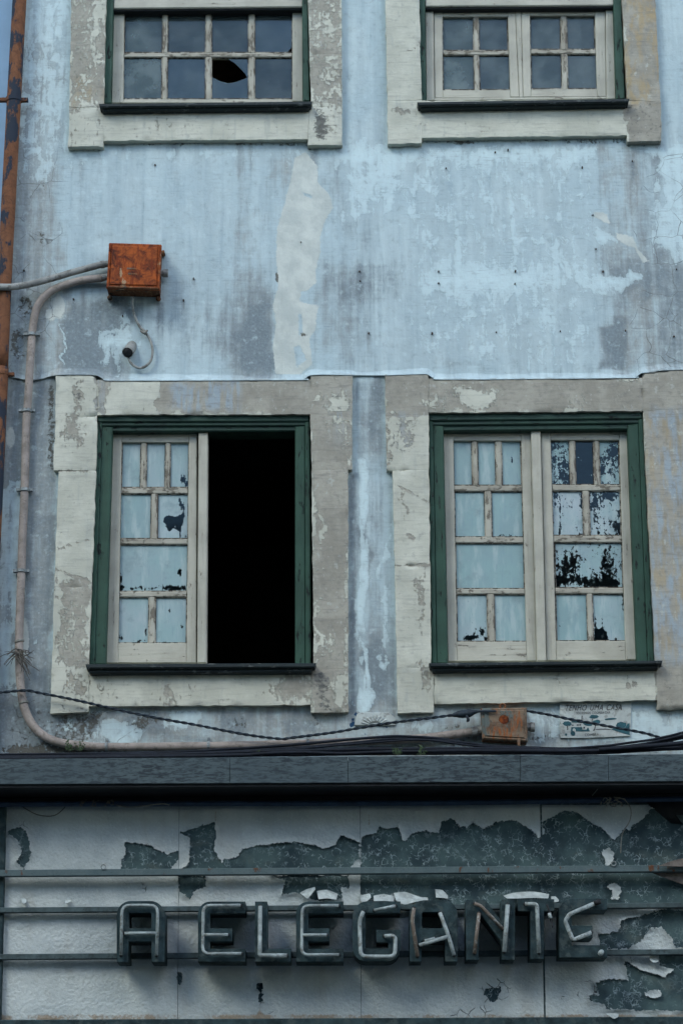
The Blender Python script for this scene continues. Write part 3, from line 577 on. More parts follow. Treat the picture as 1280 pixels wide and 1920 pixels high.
# ---- windows
def pane_mesh(name, quad, y, parent, mat, attrs, step=4.0, poly=None):
    q = np.array(quad, float); wq = abs(q[1][0]-q[0][0]); hq = abs(q[3][1]-q[0][1])
    n = max(int(wq/step), 2)+1; m = max(int(hq/step), 2)+1
    u = np.linspace(0, 1, n); v = np.linspace(0, 1, m); U, W = np.meshgrid(u, v); U = U.ravel(); W = W.ravel()
    C = P(q[:, 0], q[:, 1], y)
    F = C[0]*((1-U)*(1-W))[:, None]+C[1]*(U*(1-W))[:, None]+C[2]*(U*W)[:, None]+C[3]*((1-U)*W)[:, None]
    px, py = proj(F); at = attrs(px, py)
    o = fast_grid(name, F, n, m, np.ones((m-1, n-1), bool), mat, parent, at, True)
    return o
def sash(parent, outer, rows, ys, pane_fn, mat='cream', th=.045):
    """outer: TL,TR,BR,BL ; rows: (ytop, ybot, [(xl,xr)...])"""
    (tl, tr, br, bl) = outer
    def edge(a, b, y): return a[0]+(b[0]-a[0])*(y-a[1])/(b[1]-a[1])
    r0, r1 = rows[0], rows[-1]
    li = ((r0[2][0][0], r0[0]), (r1[2][0][0], r1[1])); ri = ((r0[2][-1][1], r0[0]), (r1[2][-1][1], r1[1]))
    L = lambda y: edge(*li, y); R = lambda y: edge(*ri, y)
    c = MT[mat]; ch = MT['creamh']
    qbox('stile', [tl, (L(tl[1]), tl[1]), (L(bl[1]), bl[1]), bl], ys, ys+th, c, parent)
    qbox('stile', [(R(tr[1]), tr[1]), tr, br, (R(br[1]), br[1])], ys, ys+th, c, parent)
    ys2 = [tl[1]]+[v for r in rows for v in (r[0], r[1])]+[bl[1]]
    for k in range(0, len(ys2), 2):
        a, b = ys2[k], ys2[k+1]
        if b-a < 1: continue
        inner = 0 < k < len(ys2)-2
        qbox('rail', [(L(a), a), (R(a), a), (R(b), b), (L(b), b)], ys+(.008 if inner else .002), ys+th-.003, MT['barh'] if inner else ch, parent, 1.6 if inner else 1.2)
    for ri_, (a, b, ps) in enumerate(rows):
        for k in range(len(ps)-1):
            x0, x1 = ps[k][1], ps[k+1][0]; s = (L(b)-L(a))*.6+(R(b)-R(a))*.4
            qbox('glazing_bar', [(x0-s/2, a-1), (x1-s/2, a-1), (x1+s/2, b+1), (x0+s/2, b+1)], ys+.009, ys+th-.006, MT['bar'], parent, 1.8)
        for k, (x0, x1) in enumerate(ps):
            s = L(b)-L(a) if k < len(ps)/2 else R(b)-R(a)
            bo = [(x0-.8-s/2, a-.8), (x1+.8-s/2, a-.8), (x1+.8+s/2, b+.8), (x0-.8+s/2, b+.8)]; w_ = 2.3
            bi = [(bo[0][0]+w_, bo[0][1]+w_), (bo[1][0]-w_, bo[1][1]+w_), (bo[2][0]-w_, bo[2][1]-w_), (bo[3][0]+w_, bo[3][1]-w_)]
            extr('putty_bead', [bo, bi], ys+.014, .012, MT['bead'], parent)
            pane_fn(ri_, k, [(x0-3-s/2, a-3), (x1+3-s/2, a-3), (x1+3+s/2, b+3), (x0-3+s/2, b+3)], ys+.022)

def glass_pane(parent, film):
    def fn(r, k, q, y):
        v = film(r, k)
        pane_mesh('pane', q, y, parent, MT['glass'], lambda a, b: {'film': a*0+v}, 30)
    return fn

# upper left
W1 = thing('window', p1(390, 270, 0), 'upper window with eight small panes, one of them broken', parent=B)
stone('jamb_stone', [(136, -120), (202, -120), (194, 200), (130, 200)], W1)
stone('base_stone', [(130, 201), (194, 201), (193, 273), (128, 274)], W1, -.040)
stone('jamb_stone', [(574, -120), (640, -120), (641, 100), (580, 100)], W1)
stone('jamb_stone', [(580, 100.2), (641, 100.2), (641, 198), (583, 198)], W1, -.040)
stone('base_stone', [(580, 198.2), (641, 198.2), (641, 270), (577, 271)], W1, -.040)
stone('apron_stone', [(194, 200), (580, 198), (577, 260), (193, 263)], W1, -.038)
qbox('frame', [(203, -120), (215, -120), (208, 192), (194, 193)], -.012, .12, MT['green'], W1)
qbox('frame', [(565, -120), (574, -120), (580, 188), (568, 188)], -.012, .12, MT['green'], W1)
qbox('sill', [(185, 193), (585, 188.5), (583, 196), (187, 200)], -.095, .08, MT['sill'], W1, 2)
qbox('sill_moulding', [(189, 199), (581, 195.5), (578, 203), (193, 207.5)], -.075, .08, MT['sill'], W1, 2)
qbox('transom', [(213, -14), (568, -16), (568, 12), (212, 15)], .000, .10, MT['creamh'], W1, 2)
qbox('transom_dark_strip', [(213, 14.2), (568, 11.5), (568, 17), (212, 20)], .012, .10, MT['dark'], W1, 1)  # near-black strip along the bottom of the transom
r4 = [(233, 305), (314, 386), (396, 466), (477, 548)]
def pf1(r, k, q, y):
    if (r, k) == (1, 2):
        extr('broken_pane', [[(418, 104), (469, 104), (469, 188), (393, 188), (393, 142), (402, 146), (414, 152), (428, 155), (441, 153), (452, 149), (463, 145), (460, 138), (449, 126), (438, 116), (428, 110)]], y, .003, MT['glass'], W1)
        return
    v = {(0, 0): .10, (0, 1): .02, (0, 2): -.05, (0, 3): -.05, (1, 0): .26, (1, 1): .26, (1, 3): .0}[(r, k)]  # lighter film in the lower-left panes also paints in their reflections
    if (r, k) == (0, 3): extr('chipped_pane', [[(474, 25), (551, 25), (551, 84), (543, 92), (536, 101), (474, 101)]], y, .003, MT['glass'], W1); return
    if (r, k) == (1, 1): extr('chipped_pane', [[(321, 103), (389, 103), (389, 188), (311, 188), (311, 115), (316, 113)]], y, .003, MT['glass'], W1); return
    pane_mesh('pane', q, y, W1, MT['glass'], lambda a, b: {'film': a*0+v}, 30)
sash(W1, [(213, 8), (567, 6), (568, 189), (208, 192)], [(20, 98, r4), (106, 185, [(231, 304), (313, 385.5), (396, 466), (477, 548)])], .045, pf1)

# upper right
W2 = thing('window', p1(985, 265, 0), 'upper window with two closed four-pane casements', parent=B)
stone('jamb_stone', [(720, -120), (783, -120), (790, 186), (726, 188)], W2)
stone('base_stone', [(726, 188.2), (790, 187), (791, 267), (727, 268.5)], W2, -.040)
stone('jamb_stone', [(1160, -120), (1222, -120), (1237, 190), (1176, 186)], W2)
stone('base_stone', [(1176, 187), (1238, 190.2), (1240, 263), (1175, 264)], W2, -.040)
stone('apron_stone', [(790, 188), (1176, 186), (1175, 252.5), (791, 257.5)], W2, -.038)
qbox('frame', [(783, -120), (795, -120), (799, 187), (788, 189)], -.012, .12, MT['green'], W2)
qbox('frame', [(1146, -120), (1160, -120), (1171, 184), (1155, 184)], -.012, .12, MT['green'], W2)
qbox('sill', [(782, 190), (1180, 183.5), (1178, 190.5), (784, 197)], -.095, .08, MT['sill'], W2, 2)
qbox('sill_moulding', [(786, 196.4), (1176, 190), (1173, 196.5), (789, 203.5)], -.075, .08, MT['sill'], W2, 2)
qbox('transom', [(796, -18), (1150, -20), (1151, 9), (797, 11)], .000, .10, MT['creamh'], W2, 2)
qbox('transom_dark_strip', [(797, 10.2), (1151, 8.2), (1151, 14), (797, 16.5)], .012, .10, MT['dark'], W2, 1)  # near-black strip below this transom too
qbox('casement_frame', [(797, 5), (812, 5), (814, 187), (799, 188)], .035, .10, MT['cream'], W2)
qbox('casement_frame', [(1135, 4), (1152, 4), (1156, 184), (1137, 185)], .035, .10, MT['cream'], W2)
qbox('casement_frame', [(814, 183), (1137, 180), (1137, 184.5), (814, 188)], .036, .10, MT['creamh'], W2)
sash(W2, [(812.5, 8), (965, 7), (973, 181), (814.6, 183)], [(30, 94, [(829, 888), (897, 952)]), (102, 168, [(830, 889), (898, 956)])], .048, glass_pane(W2, lambda r, k: (.26, .10)[k]+(.04 if r else 0)))
qbox('meeting_stile', [(965.5, 7), (976, 7), (980, 181), (973.5, 181.5)], .046, .10, MT['cream'], W2)
sash(W2, [(976.5, 7), (1134, 6), (1136.4, 180), (980.5, 181)], [(28, 92, [(993, 1051), (1062, 1115)]), (100, 166, [(995, 1053), (1063, 1119)])], .048, glass_pane(W2, lambda r, k: .06 if k == 0 else .12))

def painted(parent, peels, tints):
    def fn(r, k, q, y):
        def at(a, b):
            pl = a*0+.10
            x0, x1, y0, y1 = a.min(), a.max(), b.min(), b.max()
            e = np.minimum(np.minimum(a-x0, x1-a), np.minimum(b-y0, y1-b))
            pl = pl+.25*np.exp(-(e/4.0)**2)*.6
            for s in peels.get((r, k), []):
                if s[0] == 'all': pl = pl+s[1]
                elif s[0] == 'poly': pl = pl+np.clip(sdf(a, b, s[1])/6+.35, 0, 1)*s[2]
                else: pl = pl+blob(a, b, s[1], s[2], s[3], s[4], s[5] if len(s) > 5 else .6)
            return {'edge': np.exp(-(np.clip(e-2.5, 0, 99)/2.6)**2)*.9, 'peel': np.clip(pl, 0, 1.3), 'tint': a*0+tints.get((r, k), .3)}
        pane_mesh('pane', q, y, parent, MT['pane'], at, 2.5)
    return fn

# lower left: left leaf closed, right half stands open
W3 = thing('window', p1(380, 1337, 0), 'lower window whose right half stands open onto a black room', parent=B)
stone('lintel_stone', [(180.5, 712), (582, 711), (581, 776), (183, 777)], W3, -.040)
stone('ear_stone', [(105, 703), (180, 703), (182.5, 777), (104, 788)], W3, -.040)
stone('ear_stone', [(582.2, 702), (661, 702), (660, 781), (581.2, 776)], W3, -.040)
stone('jamb_stone', [(104, 788.2), (182.5, 777.2), (180, 881), (100, 882)], W3, -.040)
stone('jamb_stone', [(110, 883), (180, 881.2), (172, 1100), (102, 1100)], W3, -.040)
stone('jamb_stone', [(102, 1100.2), (172, 1100.2), (166, 1250), (97, 1252)], W3, -.040)
stone('base_stone', [(97, 1252.2), (166, 1250.2), (166, 1336), (94, 1338)], W3, -.040)
stone('jamb_stone', [(581.4, 776.2), (660, 781.2), (660, 880), (584, 880)], W3, -.040)
stone('jamb_stone', [(584, 880.2), (652, 880.2), (653, 1254), (588, 1254)], W3, -.040)
stone('base_stone', [(586, 1254.2), (653, 1254.2), (653, 1335), (582, 1336)], W3, -.040)
stone('apron_stone', [(166, 1250), (587, 1250), (582, 1322), (166, 1324)], W3, -.037)
g3 = MT['green']
qbox('frame_head', [(182, 777), (580, 776), (579, 790), (183, 791)], -.020, .12, MT['greenh'], W3, 2)
qbox('frame_head', [(188, 789.5), (575, 788.7), (574, 798), (189, 799)], -.010, .12, MT['greenh'], W3, 2)
qbox('frame_head', [(205, 797.7), (556, 797), (555, 808), (206, 809)], .002, .12, MT['greenh'], W3, 2)
qbox('frame', [(182, 790), (191, 790), (177, 1246), (167, 1246)], -.016, .12, g3, W3, 2)
qbox('frame', [(190, 798), (211, 800), (198, 1246), (176, 1246)], -.006, .12, g3, W3, 2)
qbox('frame', [(553, 799), (572, 797), (573, 1246), (553, 1246)], -.006, .12, g3, W3, 2)
qbox('frame', [(571.5, 790), (580.5, 789), (583, 1246), (572.5, 1246)], -.016, .12, MT['green'], W3, 2)
qbox('sill', [(160, 1245), (592, 1243), (590, 1252), (162, 1254)], -.100, .08, MT['sill'], W3, 2.4)
qbox('sill_moulding', [(165, 1253), (586, 1251), (583, 1261), (168, 1263)], -.080, .08, MT['sill'], W3, 2.4)
pe3 = {(0, 2): [('b', 343, 900, 8, 10, .5), ('b', 350, 908, 6, 6, .5)],
       (1, 1): [('poly', [(307, 968), (318, 965), (330, 968), (345, 963), (346, 975), (341, 990), (338, 1008), (334, 996), (325, 993), (318, 998), (312, 990), (306, 980)], .75), ('b', 342, 950, 6, 16, .55), ('b', 336, 938, 3, 8, .4), ('b', 349, 1006, 5, 5, .5)],
       (2, 0): [('b', 260, 1103, 40, 6, .45), ('b', 330, 1102, 30, 7, .55), ('b', 226, 1090, 5, 22, .5), ('b', 337, 1072, 4, 8, .85), ('b', 290, 1058, 8, 2, .4)],
       (3, 0): [('b', 227, 1195, 10, 8, .5), ('b', 273, 1185, 3, 14, .5), ('b', 262, 1203, 14, 5, .4)],
       (3, 1): [('b', 318, 1143, 2, 12, .5), ('b', 308, 1203, 8, 4, .5), ('b', 332, 1185, 6, 14, .28), ('b', 342, 1175, 3, 5, .5)]}
sash(W3, [(209, 811), (369, 811), (368, 1243), (198, 1243)],
     [(829, 914, [(228, 264), (274, 310), (318.5, 354)]), (925.5, 1010, [(225, 283.5), (295, 353)]), (1020.5, 1109, [(223.5, 352)]), (1119.5, 1206, [(221.6, 279), (291, 350)])], .045, painted(W3, pe3, {(0, 1): .5, (0, 2): .45, (1, 1): .9, (2, 0): .4, (3, 0): .8, (3, 1): .6, (1, 0): .1}))
qbox('meeting_stile', [(372, 810), (389.5, 810), (387, 1243), (369.5, 1243)], .020, .09, MT['cream'], W3, 1.6)

# lower right
W4 = thing('window', p1(1020, 1337, 0), 'lower window with closed casements of paint-smeared panes', parent=B)
stone('lintel_stone', [(803, 710), (1204, 707), (1204, 770), (804, 774)], W4, -.040)
stone('ear_stone', [(722, 702), (802.4, 702), (803.4, 776), (723, 779)], W4, -.040)
stone('ear_stone', [(1204.2, 697), (1330, 693), (1330, 766), (1204.2, 770)], W4, -.040)
stone('jamb_stone', [(723, 779.2), (803.4, 776.2), (804.2, 880), (725, 881)], W4, -.040)
stone('jamb_stone', [(736, 881.2), (804.2, 880.2), (806, 1060), (740, 1060)], W4, -.040)
stone('jamb_stone', [(740, 1060.2), (806, 1060.2), (808, 1252), (744, 1252)], W4, -.040)
stone('base_stone', [(744, 1252.2), (812, 1252.2), (813, 1335), (745, 1337)], W4, -.040)
stone('jamb_stone', [(1205, 770.2), (1330, 766.2), (1335, 1247), (1229, 1250)], W4, -.040)
stone('base_stone', [(1229, 1250.2), (1335, 1247.2), (1335, 1327), (1232, 1330.5)], W4, -.040)
stone('apron_stone', [(809, 1248), (1232, 1244), (1231, 1313), (813.5, 1320)], W4, -.037)
qbox('frame_head', [(803, 775), (1205, 771.5), (1203, 785), (804, 789)], -.020, .12, MT['greenh'], W4, 2)
qbox('frame_head', [(809, 787.6), (1199, 784), (1198, 793.5), (810, 797.5)], -.010, .12, MT['greenh'], W4, 2)
qbox('frame_head', [(826, 796.4), (1181, 793), (1180, 804.5), (827, 808)], .002, .12, MT['greenh'], W4, 2)
qbox('frame', [(803, 788), (811.5, 788), (818, 1244), (808.5, 1244)], -.016, .12, g3, W4, 2)
qbox('frame', [(811, 796), (831, 798), (839.5, 1244), (817.5, 1244)], -.006, .12, g3, W4, 2)
qbox('frame', [(1176, 796), (1197, 793), (1215, 1241), (1194, 1241)], -.006, .12, g3, W4, 2)
qbox('frame', [(1196.5, 785), (1205.5, 784), (1226.5, 1240), (1214.5, 1241)], -.016, .12, g3, W4, 2)
qbox('sill', [(804, 1243), (1242, 1238), (1240, 1246), (806, 1251)], -.100, .08, MT['sill'], W4, 2.4)
qbox('sill_moulding', [(808, 1250), (1236, 1245), (1233, 1254), (812, 1259.5)], -.080, .08, MT['sill'], W4, 2.4)
pa = {(0, 2): [('b', 960, 862, 1.8, 8, .55)], (1, 1): [('b', 950, 1004, 26, 4, .3)], (2, 0): [],
      (3, 0): [('b', 880, 1196, 14, 6, .62), ('b', 902, 1184, 8, 8, .4), ('b', 910, 1198, 4, 4, .5), ('all', .10)], (3, 1): [('b', 966, 1133, 2, 8, .35)]}
sash(W4, [(830.5, 809), (994.5, 807.5), (1006, 1239), (839.5, 1240)],
     [(826, 910, [(849.5, 885), (895, 929), (940, 977)]), (921, 1007, [(852, 909), (921, 980)]), (1018, 1104, [(854, 982.5)]), (1114, 1203, [(856, 914), (926.5, 986.5)])], .045, painted(W4, pa, {(3, 0): .7, (0, 0): .15, (0, 1): .1, (1, 0): .1, (1, 1): .1, (2, 0): .1, (0, 2): .2, (3, 1): .2}))
qbox('meeting_stile', [(995, 807), (1013, 807), (1024, 1239), (1006.5, 1239.5)], .020, .09, MT['cream'], W4, 1.6)
pb = {(0, 0): [('all', .34), ('b', 1060, 890, 14, 22, .22), ('b', 1038, 850, 5, 30, .2)], (0, 1): [('all', .66)], (0, 2): [('all', .30), ('b', 1150, 850, 12, 26, .25), ('b', 1130, 880, 8, 20, .2)],
      (1, 0): [('all', .22), ('b', 1049, 970, 2, 40, .5), ('b', 1090, 940, 3, 40, .2), ('b', 1040, 930, 4, 20, .3)], (1, 1): [('all', .27), ('b', 1140, 930, 26, 9, .34), ('b', 1112, 945, 9, 16, .3), ('b', 1160, 990, 6, 20, .25)],
      (2, 0): [('all', .21), ('b', 1066, 1060, 19, 22, .42), ('b', 1085, 1089, 40, 9, .36), ('b', 1140, 1065, 12, 30, .32), ('b', 1140, 1093, 30, 9, .40), ('b', 1046, 1090, 8, 14, .4)],
      (3, 0): [], (3, 1): [('b', 1116, 1175, 3, 30, .5), ('poly', [(1113, 1203), (1114, 1180), (1124, 1178), (1128, 1160), (1132, 1178), (1140, 1190), (1143, 1203)], .6), ('b', 1168, 1130, 3, 26, .5), ('b', 1154, 1198, 5, 4, .5)]}
sash(W4, [(1013.5, 807), (1176.5, 805), (1194, 1237), (1024.5, 1238.5)],
     [(825, 909, [(1032, 1068), (1078, 1113), (1123, 1161)]), (920, 1004, [(1035, 1093), (1104.6, 1163.5)]), (1017, 1102, [(1040, 1167)]), (1113, 1202, [(1042, 1101), (1111, 1172)])], .045, painted(W4, pb, {(0, 0): .1, (0, 2): .1, (1, 0): 1, (1, 1): 1, (2, 0): .35, (3, 0): .0, (3, 1): .9}))

# dark rooms behind the windows, thick floors and walls
def boxmesh(name, x0, x1, y0, y1, z0, z1, mat, parent, inward=False):
    V = [(x0, y0, z0), (x1, y0, z0), (x1, y1, z0), (x0, y1, z0), (x0, y0, z1), (x1, y0, z1), (x1, y1, z1), (x0, y1, z1)]
    F = [(0, 3, 2, 1), (4, 5, 6, 7), (0, 1, 5, 4), (1, 2, 6, 5), (2, 3, 7, 6), (3, 0, 4, 7)]
    return mesh(name, V, F, mat, parent)
zm = p1(640, 480, 0).z
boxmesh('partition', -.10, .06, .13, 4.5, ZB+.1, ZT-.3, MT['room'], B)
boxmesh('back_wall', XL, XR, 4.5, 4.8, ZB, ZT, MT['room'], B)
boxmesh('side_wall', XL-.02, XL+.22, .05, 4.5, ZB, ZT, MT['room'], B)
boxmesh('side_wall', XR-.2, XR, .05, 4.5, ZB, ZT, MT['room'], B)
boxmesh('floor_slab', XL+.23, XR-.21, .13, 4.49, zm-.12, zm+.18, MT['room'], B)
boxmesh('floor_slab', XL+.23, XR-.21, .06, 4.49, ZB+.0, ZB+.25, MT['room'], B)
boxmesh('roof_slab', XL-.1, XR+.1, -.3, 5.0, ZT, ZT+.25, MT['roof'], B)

# ---- marble clad canopy over the shop
CAN = thing('canopy', p1(640, 1470, -.42), parent=B)
YC = -.42
js = [-420, 431, 652, 975, 1140, 1620]
tops = lambda x: 1423.5-.0072*x; bots = lambda x: 1471-.0045*x
for k in range(5):
    a, b = js[k]+.25, js[k+1]-.25
    qbox('marble_slab', [(a, tops(a)), (b, tops(b)), (b, bots(b)), (a, bots(a))], YC+random.uniform(-.002, .002), YC+.03, MT['marble'], CAN, .6)
zc0 = p1(640, 1469, YC).z; zc1 = p1(640, 1421, YC).z
boxmesh('canopy_slab', -3.2, XR, YC+.032, .02, zc0+.004, zc1-.006, MT['soffit'], CAN)
qbox('metal_edge', [(-420, bots(-420)+.6), (1620, bots(1620)+.6), (1620, bots(1620)+7), (-420, bots(-420)+7)], YC+.012, YC+.06, MT['dark'], CAN, .6)
# shop wall behind and below the sign board
YB = -.16
boxmesh('shop_wall', -3.2, XR, YB+.04, .3, 0, zc0, MT['soffit'], B)
qbox('lower_fascia', [(-420, 1915), (1620, 1905), (1620, 1990), (-420, 2000)], YB-.05, YB+.03, MT['letter'], B, 2)
qbox('board_side_frame', [(-60, 1510), (11, 1510), (1, 1916), (-60, 1916)], YB-.035, YB+.03, MT['letter'], B, 1.5)
# shallow plaster relief between the lower windows
fan = [(664, 1360), (668, 1340), (676, 1336), (728, 1336), (742, 1347), (741, 1360)]
extr('plaster_relief', [fan], -.012, .02, MT['notice'], B, .003)
parts = []
for k in range(9):
    an = math.pi*(.12+.76*k/8); x0, y0 = 703, 1362; 
    A_ = np.array([(x0+math.cos(an)*t*28, y0-math.sin(an)*t*20, -.013) for t in np.linspace(.4, 1, 5)])
    parts.append(sweep(P(A_[:, 0], A_[:, 1], A_[:, 2]), 1.6*S, 6))
joined('relief_ribs', parts, MT['notice'], B)
# nails and wall plugs left by an older sign
nv, nf = sweep(np.array([(0, .01, 0), (0, -.012, 0), (0, -.014, .0)]), np.array([.006, .006, .003]), 8)
nme = None
for (x, y, s) in NAILS:
    if nme is None:
        o = mesh('nail', nv, nf, MT['nail'], B, True); nme = o.data
    else:
        o = link(bpy.data.objects.new('nail', nme), B)
    o.location = Vector(p1(x, y, -.002)); o.scale = (s*.62, .5, s*random.uniform(.6, 1.1))

# ------------------------------------------------------------------ neighbour to the left
NB = boxmesh('neighbour_building', XL-4, XL-.012, .10, 4.5, 0, 10.4, MT['neighbour'], None)
tag(NB, 'smooth blue wall of the next house at the left edge beyond the rusty pipe', 'building')

# ------------------------------------------------------------------ rusty downpipe
D = thing('downpipe', (p1(-35, 1300, -.06).x, -.06, 0), 'rust brown iron downpipe with flaking dark paint at the left edge', 'downpipe')
def pipe_c(py):
    return np.interp(py, [-150, 0, 190, 500, 700, 900, 1425], [46, 36.5, 26, 9.5, 1, -8, -34])
yy = np.array([-150, 0, 190, 350, 500, 690]); 
tube('upper_length', [(pipe_c(v), v) for v in yy], 14.2, MT['pipe'], D, -.06, 20, 4)
tube('lower_length', [(pipe_c(v), v) for v in (690, 800, 950, 1150, 1425)], 15.0, MT['pipe'], D, -.06, 20, 4)
def clamp(parent, cx_, cy_, r, y, mat, h=3.0, lug=5, dx=0.0):
    A_ = np.array([(cx_-dx*h, cy_-h, y), (cx_+dx*h, cy_+h, y)]); v1 = sweep(P(A_[:, 0], A_[:, 1], A_[:, 2]), (r+1.6)*S, 18)
    L = []
    for s in (-1, 1):
        c = p1(cx_+s*(r+lug*.6), cy_, y+.01); a = lug*S*.9; b = h*S*.95; d = .012
        Vv = [(c.x+i*a, c.y+j*d, c.z+k*b) for i in (-1, 1) for j in (-1, 1) for k in (-1, 1)]
        L.append((Vv, [(0, 1, 3, 2), (4, 6, 7, 5), (0, 4, 5, 1), (2, 3, 7, 6), (0, 2, 6, 4), (1, 5, 7, 3)]))
    return joined('clamp', [v1]+L, mat, parent, False)
clamp(D, 25.5, 187, 14.2, -.06, MT['pipe'], 3.6, 9)
clamp(D, 0, 702, 15, -.06, MT['pipe'], 3.0, 8)

# ------------------------------------------------------------------ upper junction box, its glands, tail cable
def jbox(name, label, lid, y, bot_extra, matlid, matside):
    q = np.array(lid, float); J = thing(name, p1(q[:, 0].mean(), q[:, 1].max(), -.0), label, 'junction box')
    qb = [(q[0][0]+1, q[0][1]+1), (q[1][0]-1, q[1][1]+1), (q[2][0]-1, q[2][1]-.5), (q[3][0]+1, q[3][1]-.5)]
    qbox('box_body', qb, y+.022, .0, matside, J, 1.5)
    return J, q
J1, q = jbox('junction_box', 'rusty orange iron junction box on the blue wall, upper left', [(205, 454), (302, 457), (299, 542), (199, 539)], -.125, 0, MT['box'], MT['box_side'])
qbox('lid', q, -.125, -.105, MT['box'], J1, 2.5)
qi = [(209, 459), (297, 461.5), (294.5, 536), (204, 533.5)]
qbox('lid_panel', qi, -.131, -.120, MT['box'], J1, 2.5)
for a, b in (((200, 455), (206, 455)),): pass
for (x0, y0, x1, y1) in ((203, 456, 206.5, 538), (298, 459, 301, 540)):
    qbox('lid_rim', [(x0+(1 if x0 < 250 else 2), y0), (x1+(1 if x0 < 250 else 2), y0), (x1-2.5, y1), (x0-2.5, y1)], -.134, -.12, MT['box'], J1, 1)
qbox('lid_rim', [(202, 535), (297, 538), (297, 541.5), (201, 538.5)], -.134, -.12, MT['box_side'], J1, 1)
qbox('cast_mark', [(238, 501), (256, 501.5), (256, 505), (238, 504.5)], -.1325, -.125, MT['box2'], J1, .6)
qbox('cast_mark', [(240, 511), (257, 511.5), (257, 515), (240, 514.5)], -.1325, -.125, MT['box2'], J1, .6)
for x, y in ((206, 558), (297, 560)):
    tube('foot', [(x, y, .0), (x, y, -.03)], 5.2, MT['box_side'], J1, None, 12, 1)
def gland(parent, x0, y0, x1, y1, r, y, mat): 
    A_ = np.array([(x0, y0, y), (x0+(x1-x0)*.45, y0+(y1-y0)*.45, y), (x0+(x1-x0)*.5, y0+(y1-y0)*.5, y), (x1, y1, y)])
    v, f = sweep(P(A_[:, 0], A_[:, 1], A_[:, 2]), np.array([r*.85, r*.85, r, r])*S, 14); return mesh('gland', v, f, mat, parent, False)
gland(J1, 203, 494, 188, 496, 7.5, -.04, MT['conduit_grey']); gland(J1, 203, 518, 188, 521, 7.5, -.04, MT['conduit_grey'])
gland(J1, 298, 512, 315, 512, 8, -.04, MT['conduit_grey'])
gland(J1, 299, 476, 309, 474, 6, -.015, MT['box_side'])
tc = thing('tail_cable', p1(260, 690, -.02), 'thin grey cable looping from the rusty box into a short pipe stub', 'cable')
tube('cable', [(249, 556, -.06), (248, 566, -.05), (251, 588, -.02), (262, 612, -.012), (271, 621, -.014), (281, 636, -.02), (286, 655, -.024), (283, 675, -.024), (272, 687, -.024), (259, 689.5, -.024), (246, 681, -.026), (240, 668, -.03), (238, 660, -.03)], 2.6, MT['conduit_grey'], tc, None, 8, 6)
tube('tie', [(264, 620, -.03), (270, 624, -.034), (276, 619, -.03)], 2.4, MT['wire'], tc, None, 6, 3)
tube('tie', [(268, 616, -.02), (272, 627, -.03)], 1.5, MT['wire'], tc, None, 6, 1)
stub = thing('pipe_stub', p1(240, 665, 0), 'short grey pipe stub poking out of the wall under the rusty box', 'pipe stub')
Aw = np.array([(248, 648, .02), (243, 655, -.03), (239, 661, -.06)]); Wp = P(Aw[:, 0], Aw[:, 1], Aw[:, 2])
v, f = sweep(Wp, 10.5*S, 18); mesh('stub_pipe', v, f[:-1], MT['conduit_grey'], stub, True)
v, f = sweep(Wp[::-1]*1.0, 9.0*S, 18); mesh('bore', v, [t[::-1] for t in f[:-1]], MT['dark'], stub, True)

# ------------------------------------------------------------------ conduits
C1 = thing('conduit', p1(0, 537, -.03), 'grey conduit running off the left edge from the upper rusty box', 'conduit')
tube('conduit_pipe', [(-140, 534, -.115), (-40, 537, -.115), (0, 537.5, -.112), (25, 537.5, -.10), (62, 531, -.07), (103, 520, -.05), (140, 509, -.043), (192, 495, -.04)], 6.6, MT['conduit_grey'], C1, None, 14, 6)
C2 = thing('conduit', p1(40, 1300, -.03), 'long pinkish conduit bending down the left wall and along above the canopy', 'conduit')
tube('conduit_pipe', [(192, 521, -.04), (156, 525, -.035), (125, 533), (100, 543), (81, 558), (69, 577), (63, 602), (59.5, 635), (56, 690), (53, 740), (49, 800), (46, 920), (42, 1010), (40, 1075), (37, 1160), (36, 1225), (38, 1280), (45, 1325), (60, 1358), (82, 1380), (110, 1392), (150, 1398), (210, 1401), (400, 1399), (560, 1395), (660, 1391), (760, 1387), (830, 1380), (895, 1371)] and
     [(x[0], x[1], x[2] if len(x) > 2 else -.032) for x in [(192, 521, -.04), (156, 525, -.035), (125, 533), (100, 543), (81, 558), (69, 577), (63, 602), (59.5, 635), (56, 690, -.055), (53, 740, -.05), (49, 800), (46, 920), (42, 1010), (40, 1075), (37, 1160), (36, 1225), (38, 1280), (45, 1325), (60, 1358), (82, 1380), (110, 1392), (150, 1398), (210, 1401), (400, 1399), (560, 1395), (660, 1391), (760, 1387), (830, 1380), (895, 1371)]], 7.7, MT['conduit'], C2, None, 14, 8)
for (x, y, dx, yv) in ((59.8, 627, .06, -.036), (50.5, 770, .05, -.04), (46, 919, .05, -.034), (40.2, 1071, .05, -.034)):
    clamp(C2, x, y, 7.7, yv, MT['zinc'], 2.6, 5, -dx)
for (x, y, yv) in ((36.2, 1203, -.034), (44, 1318, -.034)):
    A_ = np.array([(x-.3, y-1.5, yv), (x+.4, y+1.5, yv)]); v, f = sweep(P(A_[:, 0], A_[:, 1], A_[:, 2]), 9*S, 16); mesh('wire_band', v, f, MT['wire'], C2, False)
for (x, y) in ((200, 1400.5), (391, 1399), (577, 1394.4)):
    A_ = np.array([(x-2.6, y, -.033), (x+2.6, y-.1, -.033)]); v, f = sweep(P(A_[:, 0], A_[:, 1], A_[:, 2]), 9*S, 16); o = mesh('saddle', v, f, MT['zinc'], C2, False)
    qbox('saddle_tab', [(x-2.4, y-16), (x+2.4, y-16), (x+2.4, y-5), (x-2.4, y-5)], -.012, .0, MT['zinc'], C2, .5)

